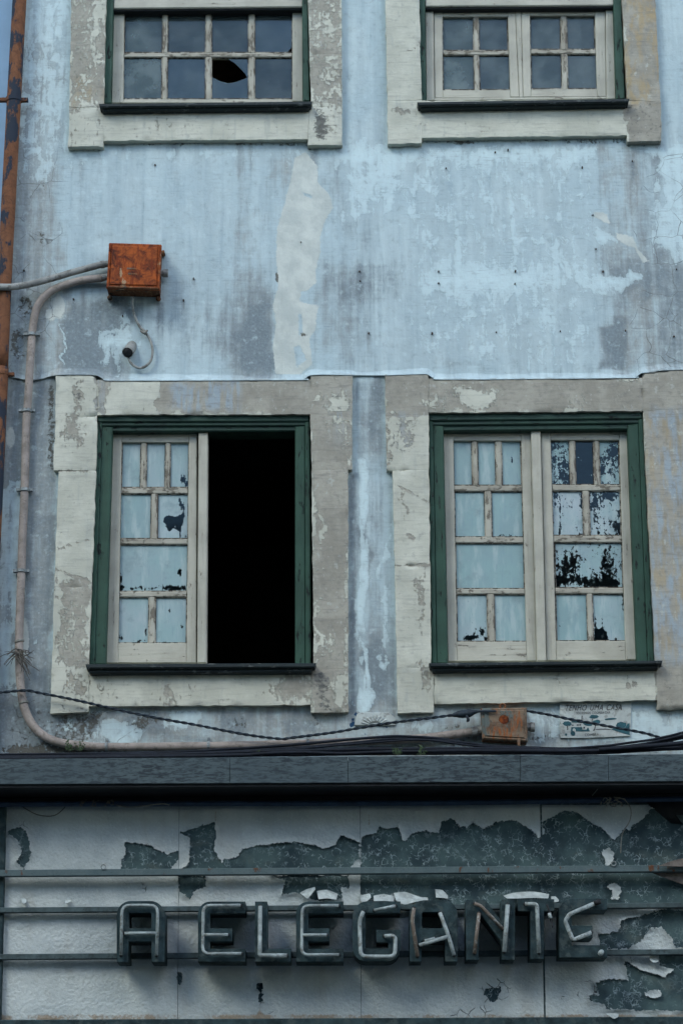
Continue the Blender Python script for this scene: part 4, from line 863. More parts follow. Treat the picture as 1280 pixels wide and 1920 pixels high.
# ------------------------------------------------------------------ lower junction box
J2, q = jbox('junction_box', 'smaller grey junction box streaked with rust above the canopy beside a printed notice', [(901, 1328), (987, 1326.5), (989, 1391), (904, 1386)], -.10, 0, MT['box2'], MT['box_side'])
qbox('lid', q, -.10, -.082, MT['box2'], J2, 2.5)
qbox('lid_panel', [(906, 1332), (982.5, 1331), (984, 1385), (908, 1381)], -.105, -.09, MT['box2'], J2, 2)
for r, yv, mt in ((9, -.108, 'box_side'), (7.4, -.110, 'box')):
    o = tube('round_cast_mark', [(944, 1350, -.10), (944, 1350, yv)], r, MT[mt], J2, None, 20, 1); o.data.polygons.foreach_set('use_smooth', np.zeros(len(o.data.polygons), bool))
ring = [(942+5*math.cos(t), 1325+5*math.sin(t), -.09) for t in np.linspace(0, 2*math.pi, 17)]
tube('lifting_lug', ring, 1.8, MT['box_side'], J2, None, 8, 1)
gland(J2, 986, 1363, 1002, 1364, 9, -.04, MT['conduit_grey']); gland(J2, 905, 1369, 884, 1373, 9.5, -.035, MT['conduit_grey'])
qbox('drip_tag', [(969, 1384), (975, 1384), (975, 1399), (970, 1399)], -.108, -.10, MT['box2'], J2, .6)

# ------------------------------------------------------------------ printed notice
NT = thing('notice', p1(1115, 1384, 0), 'faded notice reading TENHO UMA CASA with a small house and trees', 'notice')
extr('notice_sheet', [[(1049, 1319), (1120, 1317.5), (1183, 1316), (1181, 1380), (1100, 1384), (1050, 1384)]], -.010, .012, MT['notice'], NT)
def lettering(body, x0, y0, x1, y1, mat, shear=0.0, y=-.0108):
    cu = bpy.data.curves.new('t', 'FONT'); cu.body = body; cu.shear = shear; cu.extrude = .002; cu.space_character = 1.12; cu.space_word = 1.5
    ob = bpy.data.objects.new('t', cu); me = bpy.data.meshes.new_from_object(ob)
    n = len(me.vertices); co = np.empty(n*3, np.float32); me.vertices.foreach_get('co', co); co = co.reshape(-1, 3)
    mn, mx = co.min(0), co.max(0); u = (co[:, 0]-mn[0])/(mx[0]-mn[0]); v = (co[:, 1]-mn[1])/(mx[1]-mn[1]); d = (co[:, 2]-mn[2])/(mx[2]-mn[2])
    W = P(x0+(x1-x0)*u, y1+(y0-y1)*v-(u*1.2), y); W[:, 1] = y-d*.0006
    me.vertices.foreach_set('co', W.astype(np.float32).ravel()); me.update(); me.name = 'lettering'; me.materials.append(MT[mat])
    bpy.data.objects.remove(ob); return link(bpy.data.objects.new('lettering', me), NT)
lettering('TENHO UMA CASA', 1060.5, 1322, 1165, 1333, 'print', .35)
lettering('SOCIEDADE COOPERATIVA', 1080, 1335, 1143.5, 1339.6, 'print')
lettering('COIMBRA', 1096, 1376, 1122, 1380.8, 'print')
Z = lambda L: [(1030+a/7.53, 1300+b/7.53) for a, b in L]
def ell(cx, cy, rx, ry, n=18, j=.16, sd=0):
    rr = random.Random(sd); return [(cx+rx*math.cos(2*math.pi*k/n)*(1+rr.uniform(-j, j)), cy+ry*math.sin(2*math.pi*k/n)*(1+rr.uniform(-j, j))) for k in range(n)]
def pr(name, L, mat='teal', dz=0.0): return extr(name, [Z(L)], -.0112-dz, .001, MT[mat], NT)
pr('tree_crown', ell(250, 430, 62, 36, sd=1)); pr('tree_crown', ell(625, 332, 62, 27, sd=2)); pr('tree_crown', ell(665, 405, 54, 28, sd=3)); pr('tree_crown', ell(1015, 450, 72, 46, sd=4)); pr('tree_crown', ell(540, 432, 62, 26, sd=6))
pr('bush', ell(330, 570, 34, 34, sd=7), dz=.0004); pr('bush', ell(232, 585, 18, 16, sd=8)); pr('cloud', [(775, 365), (840, 352), (900, 348), (948, 358), (940, 368), (860, 376), (785, 380)])
pr('hill', [(865, 510), (960, 480), (1060, 500), (1100, 430), (1128, 425), (1130, 592), (1000, 555)])
pr('roof', [(300, 405), (330, 385), (440, 392), (520, 415), (600, 440), (590, 462), (540, 460), (470, 420), (310, 412)], dz=.0004)
pr('house_wall', [(305, 480), (460, 480), (460, 515), (520, 515), (540, 480), (570, 540), (370, 540), (368, 510), (345, 492), (325, 505), (322, 545), (300, 545)])
pr('chimney', [(448, 380), (450, 325), (458, 312), (468, 325), (470, 380), (463, 380), (462, 330), (456, 330), (455, 380)], 'print')
pr('trunk', [(595, 360), (606, 360), (602, 420), (592, 420)], 'print'); pr('trunk', [(645, 430), (655, 430), (640, 520), (622, 532), (610, 530), (630, 510)], 'print'); pr('trunk', [(245, 465), (262, 465), (258, 520), (248, 520)], 'print')
pr('window_mark', [(380, 440), (410, 440), (412, 458), (380, 458)], 'print'); pr('window_mark', [(418, 440), (440, 440), (440, 458), (418, 458)], 'print'); pr('window_mark', [(312, 445), (340, 445), (340, 458), (312, 458)], 'print'); pr('window_mark', [(475, 475), (500, 475), (500, 500), (475, 500)], 'print')
pr('path_mark', [(650, 510), (720, 502), (860, 508), (860, 516), (720, 512), (652, 518)], 'print')

# ------------------------------------------------------------------ cables on the canopy
def cable(pts, r, label, y0=-.10, name='cable', mat='black', sub=8, n=8):
    A_ = [(p[0], p[1], p[2] if len(p) > 2 else y0) for p in pts]
    o = tube(name, A_, r, MT[mat], None, None, n, sub, .004); return tag(o, label, 'cable', 'cables along the canopy')
cable([(-60, 1418), (120, 1414), (300, 1411), (480, 1402), (590, 1393), (690, 1384), (760, 1381), (830, 1386), (890, 1396), (960, 1401), (1080, 1404), (1180, 1400), (1240, 1391), (1330, 1374)], 2.6, 'topmost black cable of the canopy bundle, arching up at mid span', -.12)
cable([(-60, 1420), (200, 1416), (400, 1411), (560, 1402), (660, 1393), (740, 1386), (820, 1389), (880, 1394), (940, 1404), (1060, 1406), (1160, 1402), (1240, 1388), (1330, 1366)], 2.4, 'black cable just under the topmost one, curling below the lower box', -.13)
cable([(-60, 1421), (200, 1418), (420, 1412), (600, 1407), (760, 1405), (900, 1405), (1100, 1407), (1200, 1402), (1330, 1386)], 3.6, 'thick black cable running straight through the middle of the bundle', -.16)
cable([(-60, 1424), (300, 1419), (600, 1414), (900, 1412), (1100, 1412), (1220, 1406), (1330, 1394)], 3.4, 'thick black cable lying lowest on the canopy edge', -.22)
cable([(-60, 1416), (160, 1413.5), (330, 1413), (500, 1408), (620, 1399), (720, 1391), (800, 1388), (900, 1400), (1010, 1404)], 2.0, 'thin black cable woven through the left half of the bundle', -.15)
cable([(1040, 1405, -.15), (1120, 1400, -.17), (1190, 1392, -.18), (1250, 1381, -.18), (1330, 1360, -.18)], 2.2, 'thin black cable fanning upward at the right end of the bundle', -.18)
cable([(470, 1415, -.25), (560, 1411, -.25), (640, 1413, -.25), (740, 1410, -.25), (860, 1408.5, -.25), (1000, 1409, -.25), (1150, 1408, -.25), (1330, 1402, -.25)], 3.0, 'black cable in front of the others from mid span to the right', -.25)
rs = thing('ribbed_strap', p1(1205, 1402, -.2), 'black strap with a row of white dashes on the right cable bundle', 'strap')
tube('strap', [(1122, 1406), (1160, 1403.5), (1220, 1399), (1330, 1389.5)], 4.2, MT['black'], rs, -.27, 10, 6)
Ad = smooth_path([(1132, 1405.3, -.27), (1160, 1403.5, -.27), (1220, 1399, -.27), (1330, 1389.5, -.27)], 40); 
dist = np.concatenate([[0], np.cumsum(np.hypot(np.diff(Ad[:, 0]), np.diff(Ad[:, 1])))]); first = None
for s in np.arange(0, dist[-1]-6, 7.0):
    a = [np.interp(s, dist, Ad[:, i]) for i in (0, 1)]; b = [np.interp(s+4.6, dist, Ad[:, i]) for i in (0, 1)]
    if a[0] > 1300: break
    W = P([a[0], b[0]], [a[1]-1.4, b[1]-1.4], -.2735); v, f = sweep(W, 2.2*S, 6); mesh('dash', v, f, MT['white_dash'], rs, True)
# twisted pair sagging across the wall
tw = [(-60, 1301), (0, 1298.6), (48, 1295), (76, 1300), (137, 1312), (220, 1331), (296, 1347), (364, 1359), (440, 1374), (490, 1382), (530, 1386), (545, 1384), (616, 1375), (670, 1366), (723, 1357), (806, 1346.5), (850, 1341)]
def twisted(pts, label, y=-.075):
    A_ = smooth_path([(p[0], p[1], y) for p in pts], 24); W = P(A_[:, 0], A_[:, 1], A_[:, 2])
    L = np.concatenate([[0], np.cumsum(np.linalg.norm(np.diff(W, axis=0), axis=1))]); s = np.arange(0, L[-1], .006)
    W = np.stack([np.interp(s, L, W[:, i]) for i in range(3)], 1)
    T = thing('twisted_cable', W[0], label, 'cable')
    for ph in (0, math.pi):
        a = s/.075*2*math.pi+ph; off = np.stack([a*0, np.sin(a), np.cos(a)], 1)*1.35*S
        v, f = sweep(W+off, 1.6*S, 6); mesh('strand', v, f, MT['tape'], T, True)
    return T
twisted(tw, 'dark twisted pair of wires sagging across the wall left of the lower box')
twisted([(985, 1333), (1021, 1339), (1064, 1348), (1107, 1356), (1161, 1366), (1208, 1375), (1238, 1384), (1262, 1392)], 'dark twisted pair of wires crossing in front of the printed notice')
sp = thing('taped_splice', p1(868, 1345, -.07), 'lumpy taped cable splice just left of the lower junction box', 'cable splice')
A_ = smooth_path([(846, 1342, -.075), (856, 1340, -.075), (870, 1339, -.075), (882, 1337, -.075), (892, 1335, -.08), (903, 1334, -.11), (930, 1334, -.118)], 8)
rr = np.interp(np.arange(len(A_)), [0, 6, 12, 22, 30, 36, 48], [2, 5, 7.2, 7.6, 4, 2.2, 2.0])*(1+.25*(fbm(np.arange(len(A_))*.5, np.arange(len(A_))*0., 2)-.5))
v, f = sweep(P(A_[:, 0], A_[:, 1], A_[:, 2]), rr*S, 10); mesh('taped_joint', v, f, MT['tape'], sp, True)
tube('tape_end', [(874, 1342, -.085), (878, 1350, -.09), (876, 1352, -.08)], 2.6, MT['tape'], sp, None, 6, 3)

# ------------------------------------------------------------------ sign board
YP = YB
SB = thing('sign_board', p1(640, 1912, YP), 'long board of peeling off-white panels behind the neon letters', 'sign board')
def Z5(L): return [(0+a/2.909, 1460+b/2.909) for a, b in L]
def Z6(L): return [(420+a/2.909, 1460+b/2.909) for a, b in L]
def Z7(L): return [(840+a/2.909, 1460+b/2.909) for a, b in L]
peeled = [
 Z5([(45, 290), (70, 280), (110, 268), (150, 300), (158, 350), (168, 410), (160, 450), (130, 495), (118, 480), (92, 458), (115, 415), (118, 380), (90, 335), (50, 310)]),
 Z5([(680, 352), (735, 355), (820, 365), (840, 380), (910, 415), (978, 395), (975, 440), (930, 500), (660, 500), (665, 450), (685, 420)]),
 Z5([(980, 290), (1050, 280), (1110, 255), (1170, 243), (1180, 300), (1170, 390), (1195, 440), (1215, 470), (1222, 440), (1290, 440), (1290, 505), (980, 505), (1030, 470), (1035, 400), (1040, 330), (985, 305)]),
 Z6([(0, 470), (80, 420), (100, 385), (200, 365), (340, 345), (450, 358), (540, 380), (600, 375), (635, 315), (680, 325), (735, 350), (735, 440), (680, 500), (0, 500)]),
 Z5([(975, 530), (1120, 530), (1125, 590), (1070, 610), (1035, 655), (980, 620)]),
 Z6([(260, 530), (330, 560), (315, 640), (400, 625), (440, 650), (520, 670), (640, 660), (640, 595), (685, 600), (680, 530)]),
 Z6([(745, 345), (760, 315), (830, 300), (850, 265), (900, 275), (945, 262), (975, 340), (990, 345), (1020, 300), (1090, 290), (1170, 300), (1190, 230), (1240, 220), (1280, 260)])
 + Z7([(50, 265), (100, 270), (140, 245), (190, 275), (260, 240), (360, 225), (430, 265), (480, 300), (490, 335), (525, 300), (510, 240), (560, 215), (620, 180), (700, 185), (770, 235), (830, 270), (905, 340), (960, 275), (990, 290), (1000, 255), (1060, 225), (1105, 165), (1400, 165), (1400, 720), (1200, 690), (900, 700), (0, 700)])
 + Z6([(1060, 650), (930, 630), (800, 665), (745, 640)]),
 Z7([(1095, 740), (1140, 722), (1200, 715), (1400, 740), (1400, 930), (1235, 925), (1215, 870), (1160, 815), (1090, 825), (1050, 890), (985, 925), (830, 935), (820, 850), (930, 840), (940, 780), (1010, 760)]),
 Z7([(950, 985), (1000, 1020), (1050, 1050), (1180, 1085), (1230, 1040), (1150, 1030), (1145, 960), (1400, 950), (1400, 1275), (860, 1262), (850, 1235), (770, 1220), (770, 1185), (820, 1180), (800, 1120), (850, 1100), (980, 1100), (965, 1030)]),
 Z5([(968, 1062), (985, 1058), (993, 1085), (988, 1125), (968, 1128)]),
 Z6([(175, 1120), (212, 1117), (214, 1140), (205, 1165), (216, 1180), (205, 1190), (208, 1215), (190, 1224), (188, 1195), (196, 1170), (178, 1150)]),
 Z7([(205, 1150), (240, 1148), (285, 1140), (286, 1170), (270, 1195), (268, 1218), (230, 1218), (222, 1200), (195, 1185)])]
islands = [Z7([(835, 395), (880, 385), (905, 410), (900, 450), (880, 482), (850, 480), (852, 440)]), Z7([(865, 590), (900, 570), (925, 580), (942, 620), (925, 665), (890, 660), (895, 625)]), Z7([(1070, 1170), (1110, 1155), (1160, 1155), (1155, 1190), (1110, 1205), (1080, 1190)])]
def coat_fields(px, py):
    d = np.full(px.shape, -99.0)
    for L in peeled: d = np.maximum(d, sdf(px, py, L))
    for L in islands: d = np.minimum(d, -sdf(px, py, L))
    ck = np.exp(-np.clip(-d, 0, 99)/26)*.12+blob(px, py, 925, 1865, 60, 40, .20)+blob(px, py, 1080, 1860, 60, 40, .16)+blob(px, py, 487, 1850, 14, 60, .2)+blob(px, py, 220, 1660, 60, 14, .22)+blob(px, py, 110, 1690, 70, 8, .25)+blob(px, py, 1170, 1800, 60, 30, .18)+blob(px, py, 870, 1900, 40, 12, .25)+blob(px, py, 300, 1590, 30, 20, .15)
    stn = soft(px, py, -20, 1902, 1300, 1925, 5, .7)*fbm(px/40, py/40, 4)*1.6+blob(px, py, 692, 1540, 2.5, 24, .55)+blob(px, py, 487, 1900, 4, 12, .7)+blob(px, py, 404, 1532, 3, 20, .5)
    return d, {'peel': np.clip(d/11.0, -1.2, 1.2), 'crack': ck, 'stain': np.clip(stn, 0, 1)}
PJ = [11, 336, 675, 1012, 1420]
for k in range(4):
    a, b = PJ[k], PJ[k+1]; sh = -3 if k == 0 else (-3 if k == 1 else (2 if k == 2 else 8))
    lean0 = (-10 if k == 0 else (-3, 2, 8)[k-1]); lean1 = (-3, 2, 8, 10)[k]
    if k < 3: outline = [(a+.3, 1506), (b-.3, 1506), (b-.3+lean1, 1913), (a+.3+lean0, 1915)]
    else: outline = [(a+.3, 1506), (1212, 1506), (1258, 1545), (b, 1547), (b+lean1, 1910), (a+.3+lean0, 1912)]
    pn = extr('panel', [outline], YP+random.uniform(-.0015, .0015), .03, MT['board'], SB)
    st_ = 2.6; x0_, x1_ = a+.4, min(b-.4, 1340)
    gx = np.linspace(x0_, x1_, int((x1_-x0_)/st_)+1); gy = np.linspace(1507, 1913, int(406/st_)+1)
    X, Y = np.meshgrid(gx, gy); t = (Y-1506)/408.0
    Xs = X+t*(lean0+(lean1-lean0)*(X-x0_)/(x1_-x0_)); Y = Y.ravel(); Xs = Xs.ravel()
    d, at = coat_fields(Xs, Y)
    lift = np.exp(-np.clip(-d, 0, 99)/5.0)*.017*np.clip(fbm(Xs/28, Y/28, 77)*2.2-.5, .1, 1)
    yv = YP-.0045-lift-(fbm(Xs/14, Y/14, 71)-.5)*.003
    Vc = P(Xs, Y, YP-.004); Vc[:, 1] = yv
    n_, m_ = len(gx), len(gy); dd = d.reshape(m_, n_); kp = dd[:-1, :-1] < 11
    if k == 3:
        kp &= (sdf(Xs, Y, outline).reshape(m_, n_)[:-1, :-1] > 1)
    fast_grid('paint_coat', Vc, n_, m_, kp, MT['coat'], pn, at)
# curled flakes hanging off the coat
def flake(top, bot, y, curl, parent, n=5):
    T_ = smooth_path(top, 3); Bt = smooth_path(bot, 3); k = min(len(T_), len(Bt)); T_ = T_[np.linspace(0, len(T_)-1, k).astype(int)]; Bt = Bt[np.linspace(0, len(Bt)-1, k).astype(int)]
    R_ = []
    for j in range(n):
        t = j/(n-1); A_ = T_*(1-t)+Bt*t; yy_ = y-curl*(.25+.75*t**1.3)-(fbm(A_[:, 0]/9, A_[:, 1]/9, 8)-.5)*.012
        R_.append(P(A_[:, 0], A_[:, 1], yy_))
    V_ = np.concatenate(R_); o = fast_grid('paint_flake', V_, k, n, np.ones((n-1, k-1), bool), MT['flake'], parent, {}, False)
    sol = o.modifiers.new('thickness', 'SOLIDIFY'); sol.thickness = .0015; return o
fl_parent = SB
flake(Z6([(412, 625), (450, 605), (495, 592)]), Z6([(455, 658), (470, 640), (497, 605)]), YP-.008, .03, fl_parent)
flake(Z6([(505, 615), (560, 608), (620, 630)]), Z6([(515, 660), (560, 655), (612, 662)]), YP-.008, .03, fl_parent)
flake(Z6([(740, 640), (790, 628), (800, 640)]), Z6([(745, 672), (775, 672), (800, 650)]), YP-.008, .03, fl_parent)
flake(Z6([(815, 640), (870, 632), (930, 642)]), Z6([(815, 670), (870, 668), (925, 672)]), YP-.008, .03, fl_parent)
flake(Z6([(925, 625), (990, 620), (1060, 645), (1110, 650)]), Z6([(935, 665), (985, 688), (1050, 672), (1112, 668)]), YP-.008, .04, fl_parent)
flake(Z6([(1150, 605), (1190, 610), (1220, 640)]), Z6([(1155, 650), (1185, 652), (1220, 655)]), YP-.008, .02, fl_parent)
flake(Z7([(300, 640), (370, 622), (470, 618), (550, 632)]), Z7([(320, 655), (370, 655), (470, 652), (545, 655)]), YP-.008, .05, fl_parent)
flake(Z7([(560, 645), (585, 645), (605, 665)]), Z7([(565, 672), (585, 675), (600, 672)]), YP-.008, .02, fl_parent)
flake(Z7([(1100, 960), (1125, 958), (1150, 975)]), Z7([(1100, 990), (1120, 1005), (1145, 1000)]), YP-.008, .03, fl_parent)
flake(Z7([(860, 1285), (890, 1282), (930, 1285)]), Z7([(880, 1298), (905, 1312), (928, 1300)]), YP-.055, .012, fl_parent)
flake(Z7([(820, 1650), (840, 1650), (850, 1650)]) and Z5([(115, 655), (130, 652), (145, 665)]), Z5([(120, 680), (132, 684), (142, 678)]), YP-.008, .02, fl_parent)
flake(Z5([(355, 668), (370, 664), (385, 662)]), Z5([(355, 684), (368, 680), (384, 672)]), YP-.008, .02, fl_parent)
# torn board folded over the right end of the rail
fb = thing('torn_board', p1(1260, 1658, -.2), 'torn brown board end jutting in at the right over the rusty rail', 'board')
extr('upper_flap', [[(1235, 1624), (1252, 1617), (1270, 1612), (1330, 1600), (1330, 1627), (1262, 1625)]], -.262, .012, MT['brown'], fb, .001)
extr('lower_flap', [[(1224, 1637), (1330, 1636), (1330, 1672), (1280, 1659), (1255, 1650), (1238, 1643)]], -.20, .012, MT['brown'], fb, .001)
tb = extr('metal_scrap', [[(1268, 1529), (1330, 1526), (1330, 1550), (1282, 1546), (1276, 1541)]], YP-.02, .006, MT['rail_plain'])
tag(tb, 'grey metal scrap in the dark gap at the upper right of the sign board', 'metal scrap')

# ------------------------------------------------------------------ neon sign: rails and letters
NS = thing('neon_sign', p1(660, 1805, -.2), 'neon shop sign of slate grey metal letters reading A ELEGANTE on rails', 'sign')
def rail(ya, yb, h, y, mat):
    return qbox('rail', [(-420, ya+.0073*420), (1620, ya-.0073*1620), (1620, ya+h-.0073*1620), (-420, ya+h+.0073*420)], y, y+.03, MT[mat], NS, 1.0)
rail(1631.5, 0, 12.5, -.235, 'rail'); rail(1702, 0, 10, -.215, 'rail_plain'); rail(1789.5, 0, 10.5, -.215, 'rail_plain')
for (x, y) in ((194, 1626), (1150, 1620)):
    tube('hanging_eye', [(x+4.2*math.cos(t), y+4.2*math.sin(t), -.24) for t in np.linspace(0, 2*math.pi, 15)], 1.1, MT['zinc'], NS, None, 8, 1)
KA = lambda L: [(190+a/2.612, 1640+b/2.612) for a, b in L]
KB = lambda L: [(640+a/2.370, 1640+b/2.370) for a, b in L]
def arc(cx, cy, r, a0, a1, n=7, ry=None):
    ry = ry or r
    return [(cx+r*math.cos(math.radians(a0+(a1-a0)*k/n)), cy+ry*math.sin(math.radians(a0+(a1-a0)*k/n))) for k in range(n+1)]
YL, DL = -.355, .15
def letter(ch, K, loops):
    o = extr('letter', [K(l) for l in loops], YL, DL, MT['letter'], NS, .0015); o['label'] = ch; return o
def neon(o, K, pts, r=2.7, mat='tube', corner=True):
    A_ = K(pts); tube('neon_tube', [(a, b, YL-.022) for a, b in A_], r, MT[mat], o, None, 10, 1)
    for e in (0, -1):
        tube('tube_holder', [(A_[e][0], A_[e][1], YL-.02), (A_[e][0], A_[e][1], YL+.004)], 3.0, MT['dark'], o, None, 8, 1)
def fil(pts, r=22, n=5):
    out = [pts[0]]
    for i in range(1, len(pts)-1):
        a, b, c = np.array(pts[i-1], float), np.array(pts[i], float), np.array(pts[i+1], float)
        u = a-b; v = c-b; k = min(r, np.linalg.norm(u)*.45, np.linalg.norm(v)*.45); u = u/np.linalg.norm(u)*k; v = v/np.linalg.norm(v)*k
        for t in np.linspace(0, 1, n): out.append(tuple((1-t)**2*(b+u)+2*t*(1-t)*b+t*t*(b+v)))
    out.append(pts[-1]); return out
A1 = letter('first letter A of the sign with whole white neon tube', KA, [[(75, 430)]+[(75, 205)]+arc(145, 200, 70, 180, 270)+arc(240, 200, 70, 270, 360)+[(310, 430), (245, 430), (245, 328), (133, 328), (133, 430)], fil([(190, 188), (245, 188), (245, 265), (133, 265), (133, 188), (190, 188)], 10, 4)[:-1]])
neon(A1, KA, fil([(96, 396), (101, 152), (277, 152), (270, 398)], 40)); neon(A1, KA, [(114, 289), (268, 288)])
def efig(x0, x1, xm, K, top=133, bot=428, ct=190, mt=265, mb=328, bt=365, xs_=532, r=60):
    return [[(x0, bot)]+arc(x0+r, top+r, r, 180, 270)+[(x1, top), (x1, ct), (xs_, ct), (xs_, mt), (xm, mt), (xm, mb), (xs_, mb), (xs_, bt), (x1, bt), (x1, bot)]]
E1 = letter('first letter E of the sign, before the L', KA, efig(473, 705, 640, KA))
neon(E1, KA, fil([(682, 152), (499, 153), (496, 390), (686, 388)], 34)); neon(E1, KA, [(500, 296), (620, 296)])
L1 = letter('letter L of the sign with a dull tube', KA, [[(752, 133), (812, 133), (812, 365), (928, 365), (928, 428), (752, 428)]])
neon(L1, KA, fil([(778, 155), (775, 398), (908, 398)], 14), 3.6)
E2 = letter('second letter E of the sign, after the L', KA, efig(953, 1185, 1115, KA, xs_=1013))
neon(E2, KA, fil([(1162, 153), (983, 154), (980, 395), (1163, 394)], 34)); neon(E2, KA, [(984, 298), (1104, 297)])
G1 = letter('letter G of the sign with a broken tube', KB, [arc(110, 330, 60, 180, 90, 6, 58)+[(200, 388)]+arc(202, 328, 60, 90, 0, 6, 60)+[(262, 247), (155, 247), (155, 303), (208, 303), (208, 330), (107, 330), (107, 172), (262, 172), (262, 120)]+[(120, 120)]+arc(112, 185, 62, 270, 180, 6, 65)])
neon(G1, KB, [(240, 140), (145, 160)]); neon(G1, KB, fil([(97, 165), (80, 205), (85, 366), (238, 366), (240, 272), (190, 275)], 28), 3.4)
A2 = letter('second letter A of the sign with crooked sooty tubes', KB, [[(303, 388), (303, 180)]+arc(365, 177, 62, 180, 270)+arc(453, 177, 62, 270, 360)+[(515, 388), (460, 388), (460, 295), (355, 295), (355, 388)], fil([(400, 168), (450, 168), (450, 240), (357, 240), (357, 168), (400, 168)], 9, 4)[:-1]])
neon(A2, KB, fil([(322, 150), (314, 205), (337, 365)], 20), 3.4, 'tube_old'); neon(A2, KB, fil([(437, 170), (474, 270), (500, 360)], 20), 3.4); neon(A2, KB, [(345, 316), (472, 277)], 3.4); neon(A2, KB, [(370, 296), (415, 285)], 2.6)
N1 = letter('letter N of the sign with mostly rusty tubes', KB, [[(553, 380), (553, 112), (640, 112), (712, 215), (712, 112), (770, 112), (770, 380), (712, 380), (712, 300), (610, 168), (610, 380)]])
neon(N1, KB, fil([(590, 130), (618, 140), (718, 245)], 14), 3.2, 'tube_old'); neon(N1, KB, [(611, 172), (590, 352)], 3.2, 'tube_old'); neon(N1, KB, [(738, 135), (723, 345)], 3.8)
T1 = letter('letter T of the sign with a straight stem tube', KB, [[(783, 110), (945, 110), (945, 163), (900, 163), (900, 376), (838, 376), (838, 163), (783, 163)]])
neon(T1, KB, fil([(815, 132), (868, 133), (877, 350)], 14), 3.5)
tube('loose_wire', [(*KB([(912, 135)])[0], YL-.01), (*KB([(918, 150)])[0], YL-.03), (*KB([(925, 172)])[0], YL-.03), (*KB([(931, 205)])[0], YL-.02), (*KB([(938, 235)])[0], YL-.03)], 1.6, MT['dark'], T1, None, 6, 4)
tube('glass_bulb', [(*KB([(923, 172)])[0], YL-.03), (*KB([(929, 196)])[0], YL-.03)], 3.0, MT['tube'], T1, None, 8, 1)
E3 = letter('last letter E of the sign with a tube bent like an arrow', KB, efig(967, 1180, 1115, KB, 107, 370, 158, 228, 283, 315, 1022, 58))
neon(E3, KB, fil([(1122, 130), (1012, 178), (993, 208), (1028, 293), (1110, 259)], 12), 3.6)
tube('tube_cap', [(*KB([(1122, 130)])[0], YL-.022), (*KB([(1150, 120)])[0], YL-.022)], 4.4, MT['dark'], E3, None, 8, 1)
tube('tube_stub', [(*KB([(1155, 345)])[0], YL+.0), (*KB([(1150, 352)])[0], YL-.03)], 4.6, MT['tube'], E3, None, 10, 1)

# ------------------------------------------------------------------ blue cable and loose wires under the canopy
bc = tube('blue_cable', [(-300, 1511), (100, 1508), (640, 1507), (900, 1505), (1290, 1498), (1500, 1495)], 5.0, MT['blue_cable'], None, -.22, 10, 5)
tag(bc, 'dark blue cable stretched under the canopy above the sign board', 'cable')
def tangle(name, label, cx0, cx1, cy, n, seed, mat, amp=8):
    rnd = random.Random(seed); T = thing(name, p1((cx0+cx1)/2, cy, -.2), label, 'wire')
    for k in range(n):
        x = rnd.uniform(cx0, cx1); pts = []
        for j in range(5): pts.append((x+rnd.uniform(-amp, amp)+j*2, cy+rnd.uniform(-amp, amp), -.23+rnd.uniform(-.03, .02)))
        tube('wire', pts, .8, MT[mat], T, None, 6, 5)
    return T
t1 = tangle('wire_tangle', 'tangle of pale loose wire under the canopy at the right', 1118, 1165, 1504, 9, 3, 'wire', 9)
tube('wire', [(1150, 1495, -.24), (1170, 1500, -.24), (1182, 1518, -.24), (1180, 1540, -.23), (1166, 1565, -.2), (1163, 1600, -.19)], .9, MT['wire'], t1, None, 6, 6)
tube('wire', [(1110, 1492, -.24), (1116, 1485, -.24), (1120, 1480, -.24)], .8, MT['wire'], t1, None, 6, 4)
t2 = tangle('wire_tangle', 'dark wire wrapped round the cable under the canopy at the left', 150, 220, 1506, 8, 5, 'twig', 6)
tube('wire', [(222, 1512, -.24), (250, 1514, -.24), (300, 1508, -.24), (318, 1510, -.24)], .9, MT['wire'], t2, None, 6, 6)
tube('wire', [(40, 1512, -.2), (70, 1528, -.2), (100, 1530, -.2), (118, 1518, -.2), (126, 1505, -.2)], .9, MT['twig'], t2, None, 6, 6)

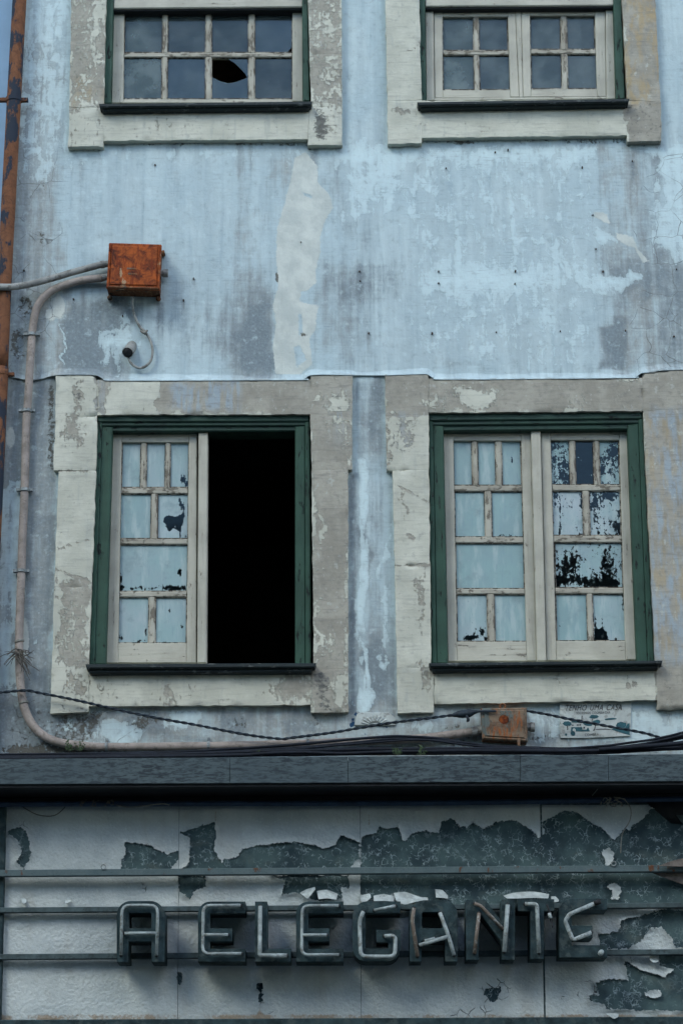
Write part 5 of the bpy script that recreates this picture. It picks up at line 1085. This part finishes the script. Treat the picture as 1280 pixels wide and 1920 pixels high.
# ------------------------------------------------------------------ dry twigs on the conduit, weeds on the canopy
rnd = random.Random(11); parts = []
for k in range(30):
    a = rnd.choice([rnd.uniform(-.6, .6), rnd.uniform(2.4, 3.9), rnd.uniform(.6, 1.6)]); L = rnd.uniform(14, 42); x, y = 36+rnd.uniform(-6, 6), 1228+rnd.uniform(-14, 8); pts = []
    for j in range(5):
        pts.append((x, y, -.06-.04*j/5*rnd.uniform(.3, 1.5))); x += math.cos(a)*L/4; y += math.sin(a)*L/4+j*1.2; a += rnd.uniform(-.35, .35)
    A_ = smooth_path(pts, 4); parts.append(sweep(P(A_[:, 0], A_[:, 1], A_[:, 2]), np.linspace(1.1, .5, len(A_))*S, 5))
o = joined('dry_twigs', parts, MT['twig']); tag(o, 'spray of dry wiry twigs caught on the conduit at the left', 'twigs')
def weed(cx_, cy_, w_, h_, n, seed, label, y=-.12):
    rnd = random.Random(seed); V_ = []; F_ = []
    for k in range(n):
        x = cx_+rnd.uniform(-w_, w_); t = rnd.uniform(.3, 1); base = p1(x, cy_, y+rnd.uniform(-.03, .03)); tip = p1(x+rnd.uniform(-.5, .5)*w_, cy_-h_*t, y+rnd.uniform(-.06, .02))
        for j in range(5):
            c = base.lerp(tip, (j+1)/5); s = rnd.uniform(2, 4)*S; an = rnd.uniform(0, 6.28); d = Vector((math.cos(an), rnd.uniform(-.6, .3), math.sin(an)*.8+.3)).normalized(); sd_ = d.cross(Vector((0, 1, .2))).normalized()*s*.4
            i = len(V_); V_ += [c, c+d*s*.5+sd_, c+d*s, c+d*s*.5-sd_]; F_.append((i, i+1, i+2, i+3))
        i = len(V_); V_ += [base, base+Vector((.001, 0, 0)), tip]; F_.append((i, i+1, i+2))
    o = mesh('weed', V_, F_, MT['weed']); return tag(o, label, 'weed', 'weeds on the canopy')
weed(140, 1408, 14, 20, 26, 1, 'mossy green tuft where the conduit bends along the canopy')
weed(485, 1414, 6, 8, 12, 2, 'tiny weed among the cables below the open window')
weed(744, 1416, 8, 18, 14, 3, 'small weed on the canopy below the plaster strip between windows', -.3)
weed(790, 1416, 6, 22, 14, 4, 'taller weed on the canopy just left of the lower junction box', -.3)

# ------------------------------------------------------------------ houses across the street (behind the camera; unseen, added to dim the lower wall and the pane reflections)
OP = thing('unseen_opposite_house', (0, -14.5, 0), 'unseen plain house across the street, added to dim the lower wall and pane reflections', 'building')
boxmesh('wall', -16, 16, -20, -14.5, 0, 9.3, MT['opp'], OP)
boxmesh('roof', -16.3, 16.3, -20, -14.2, 9.3, 9.7, MT['roof'], OP)
for i in range(10):
    for zz in (1.0, 4.6):
        x = -13.5+i*3; boxmesh('window', x-.55, x+.55, -14.52, -14.4, zz, zz+1.9, MT['opp_glass'], OP)
for o in list(bpy.data.objects):
    if '_at' in o: del o['_at']
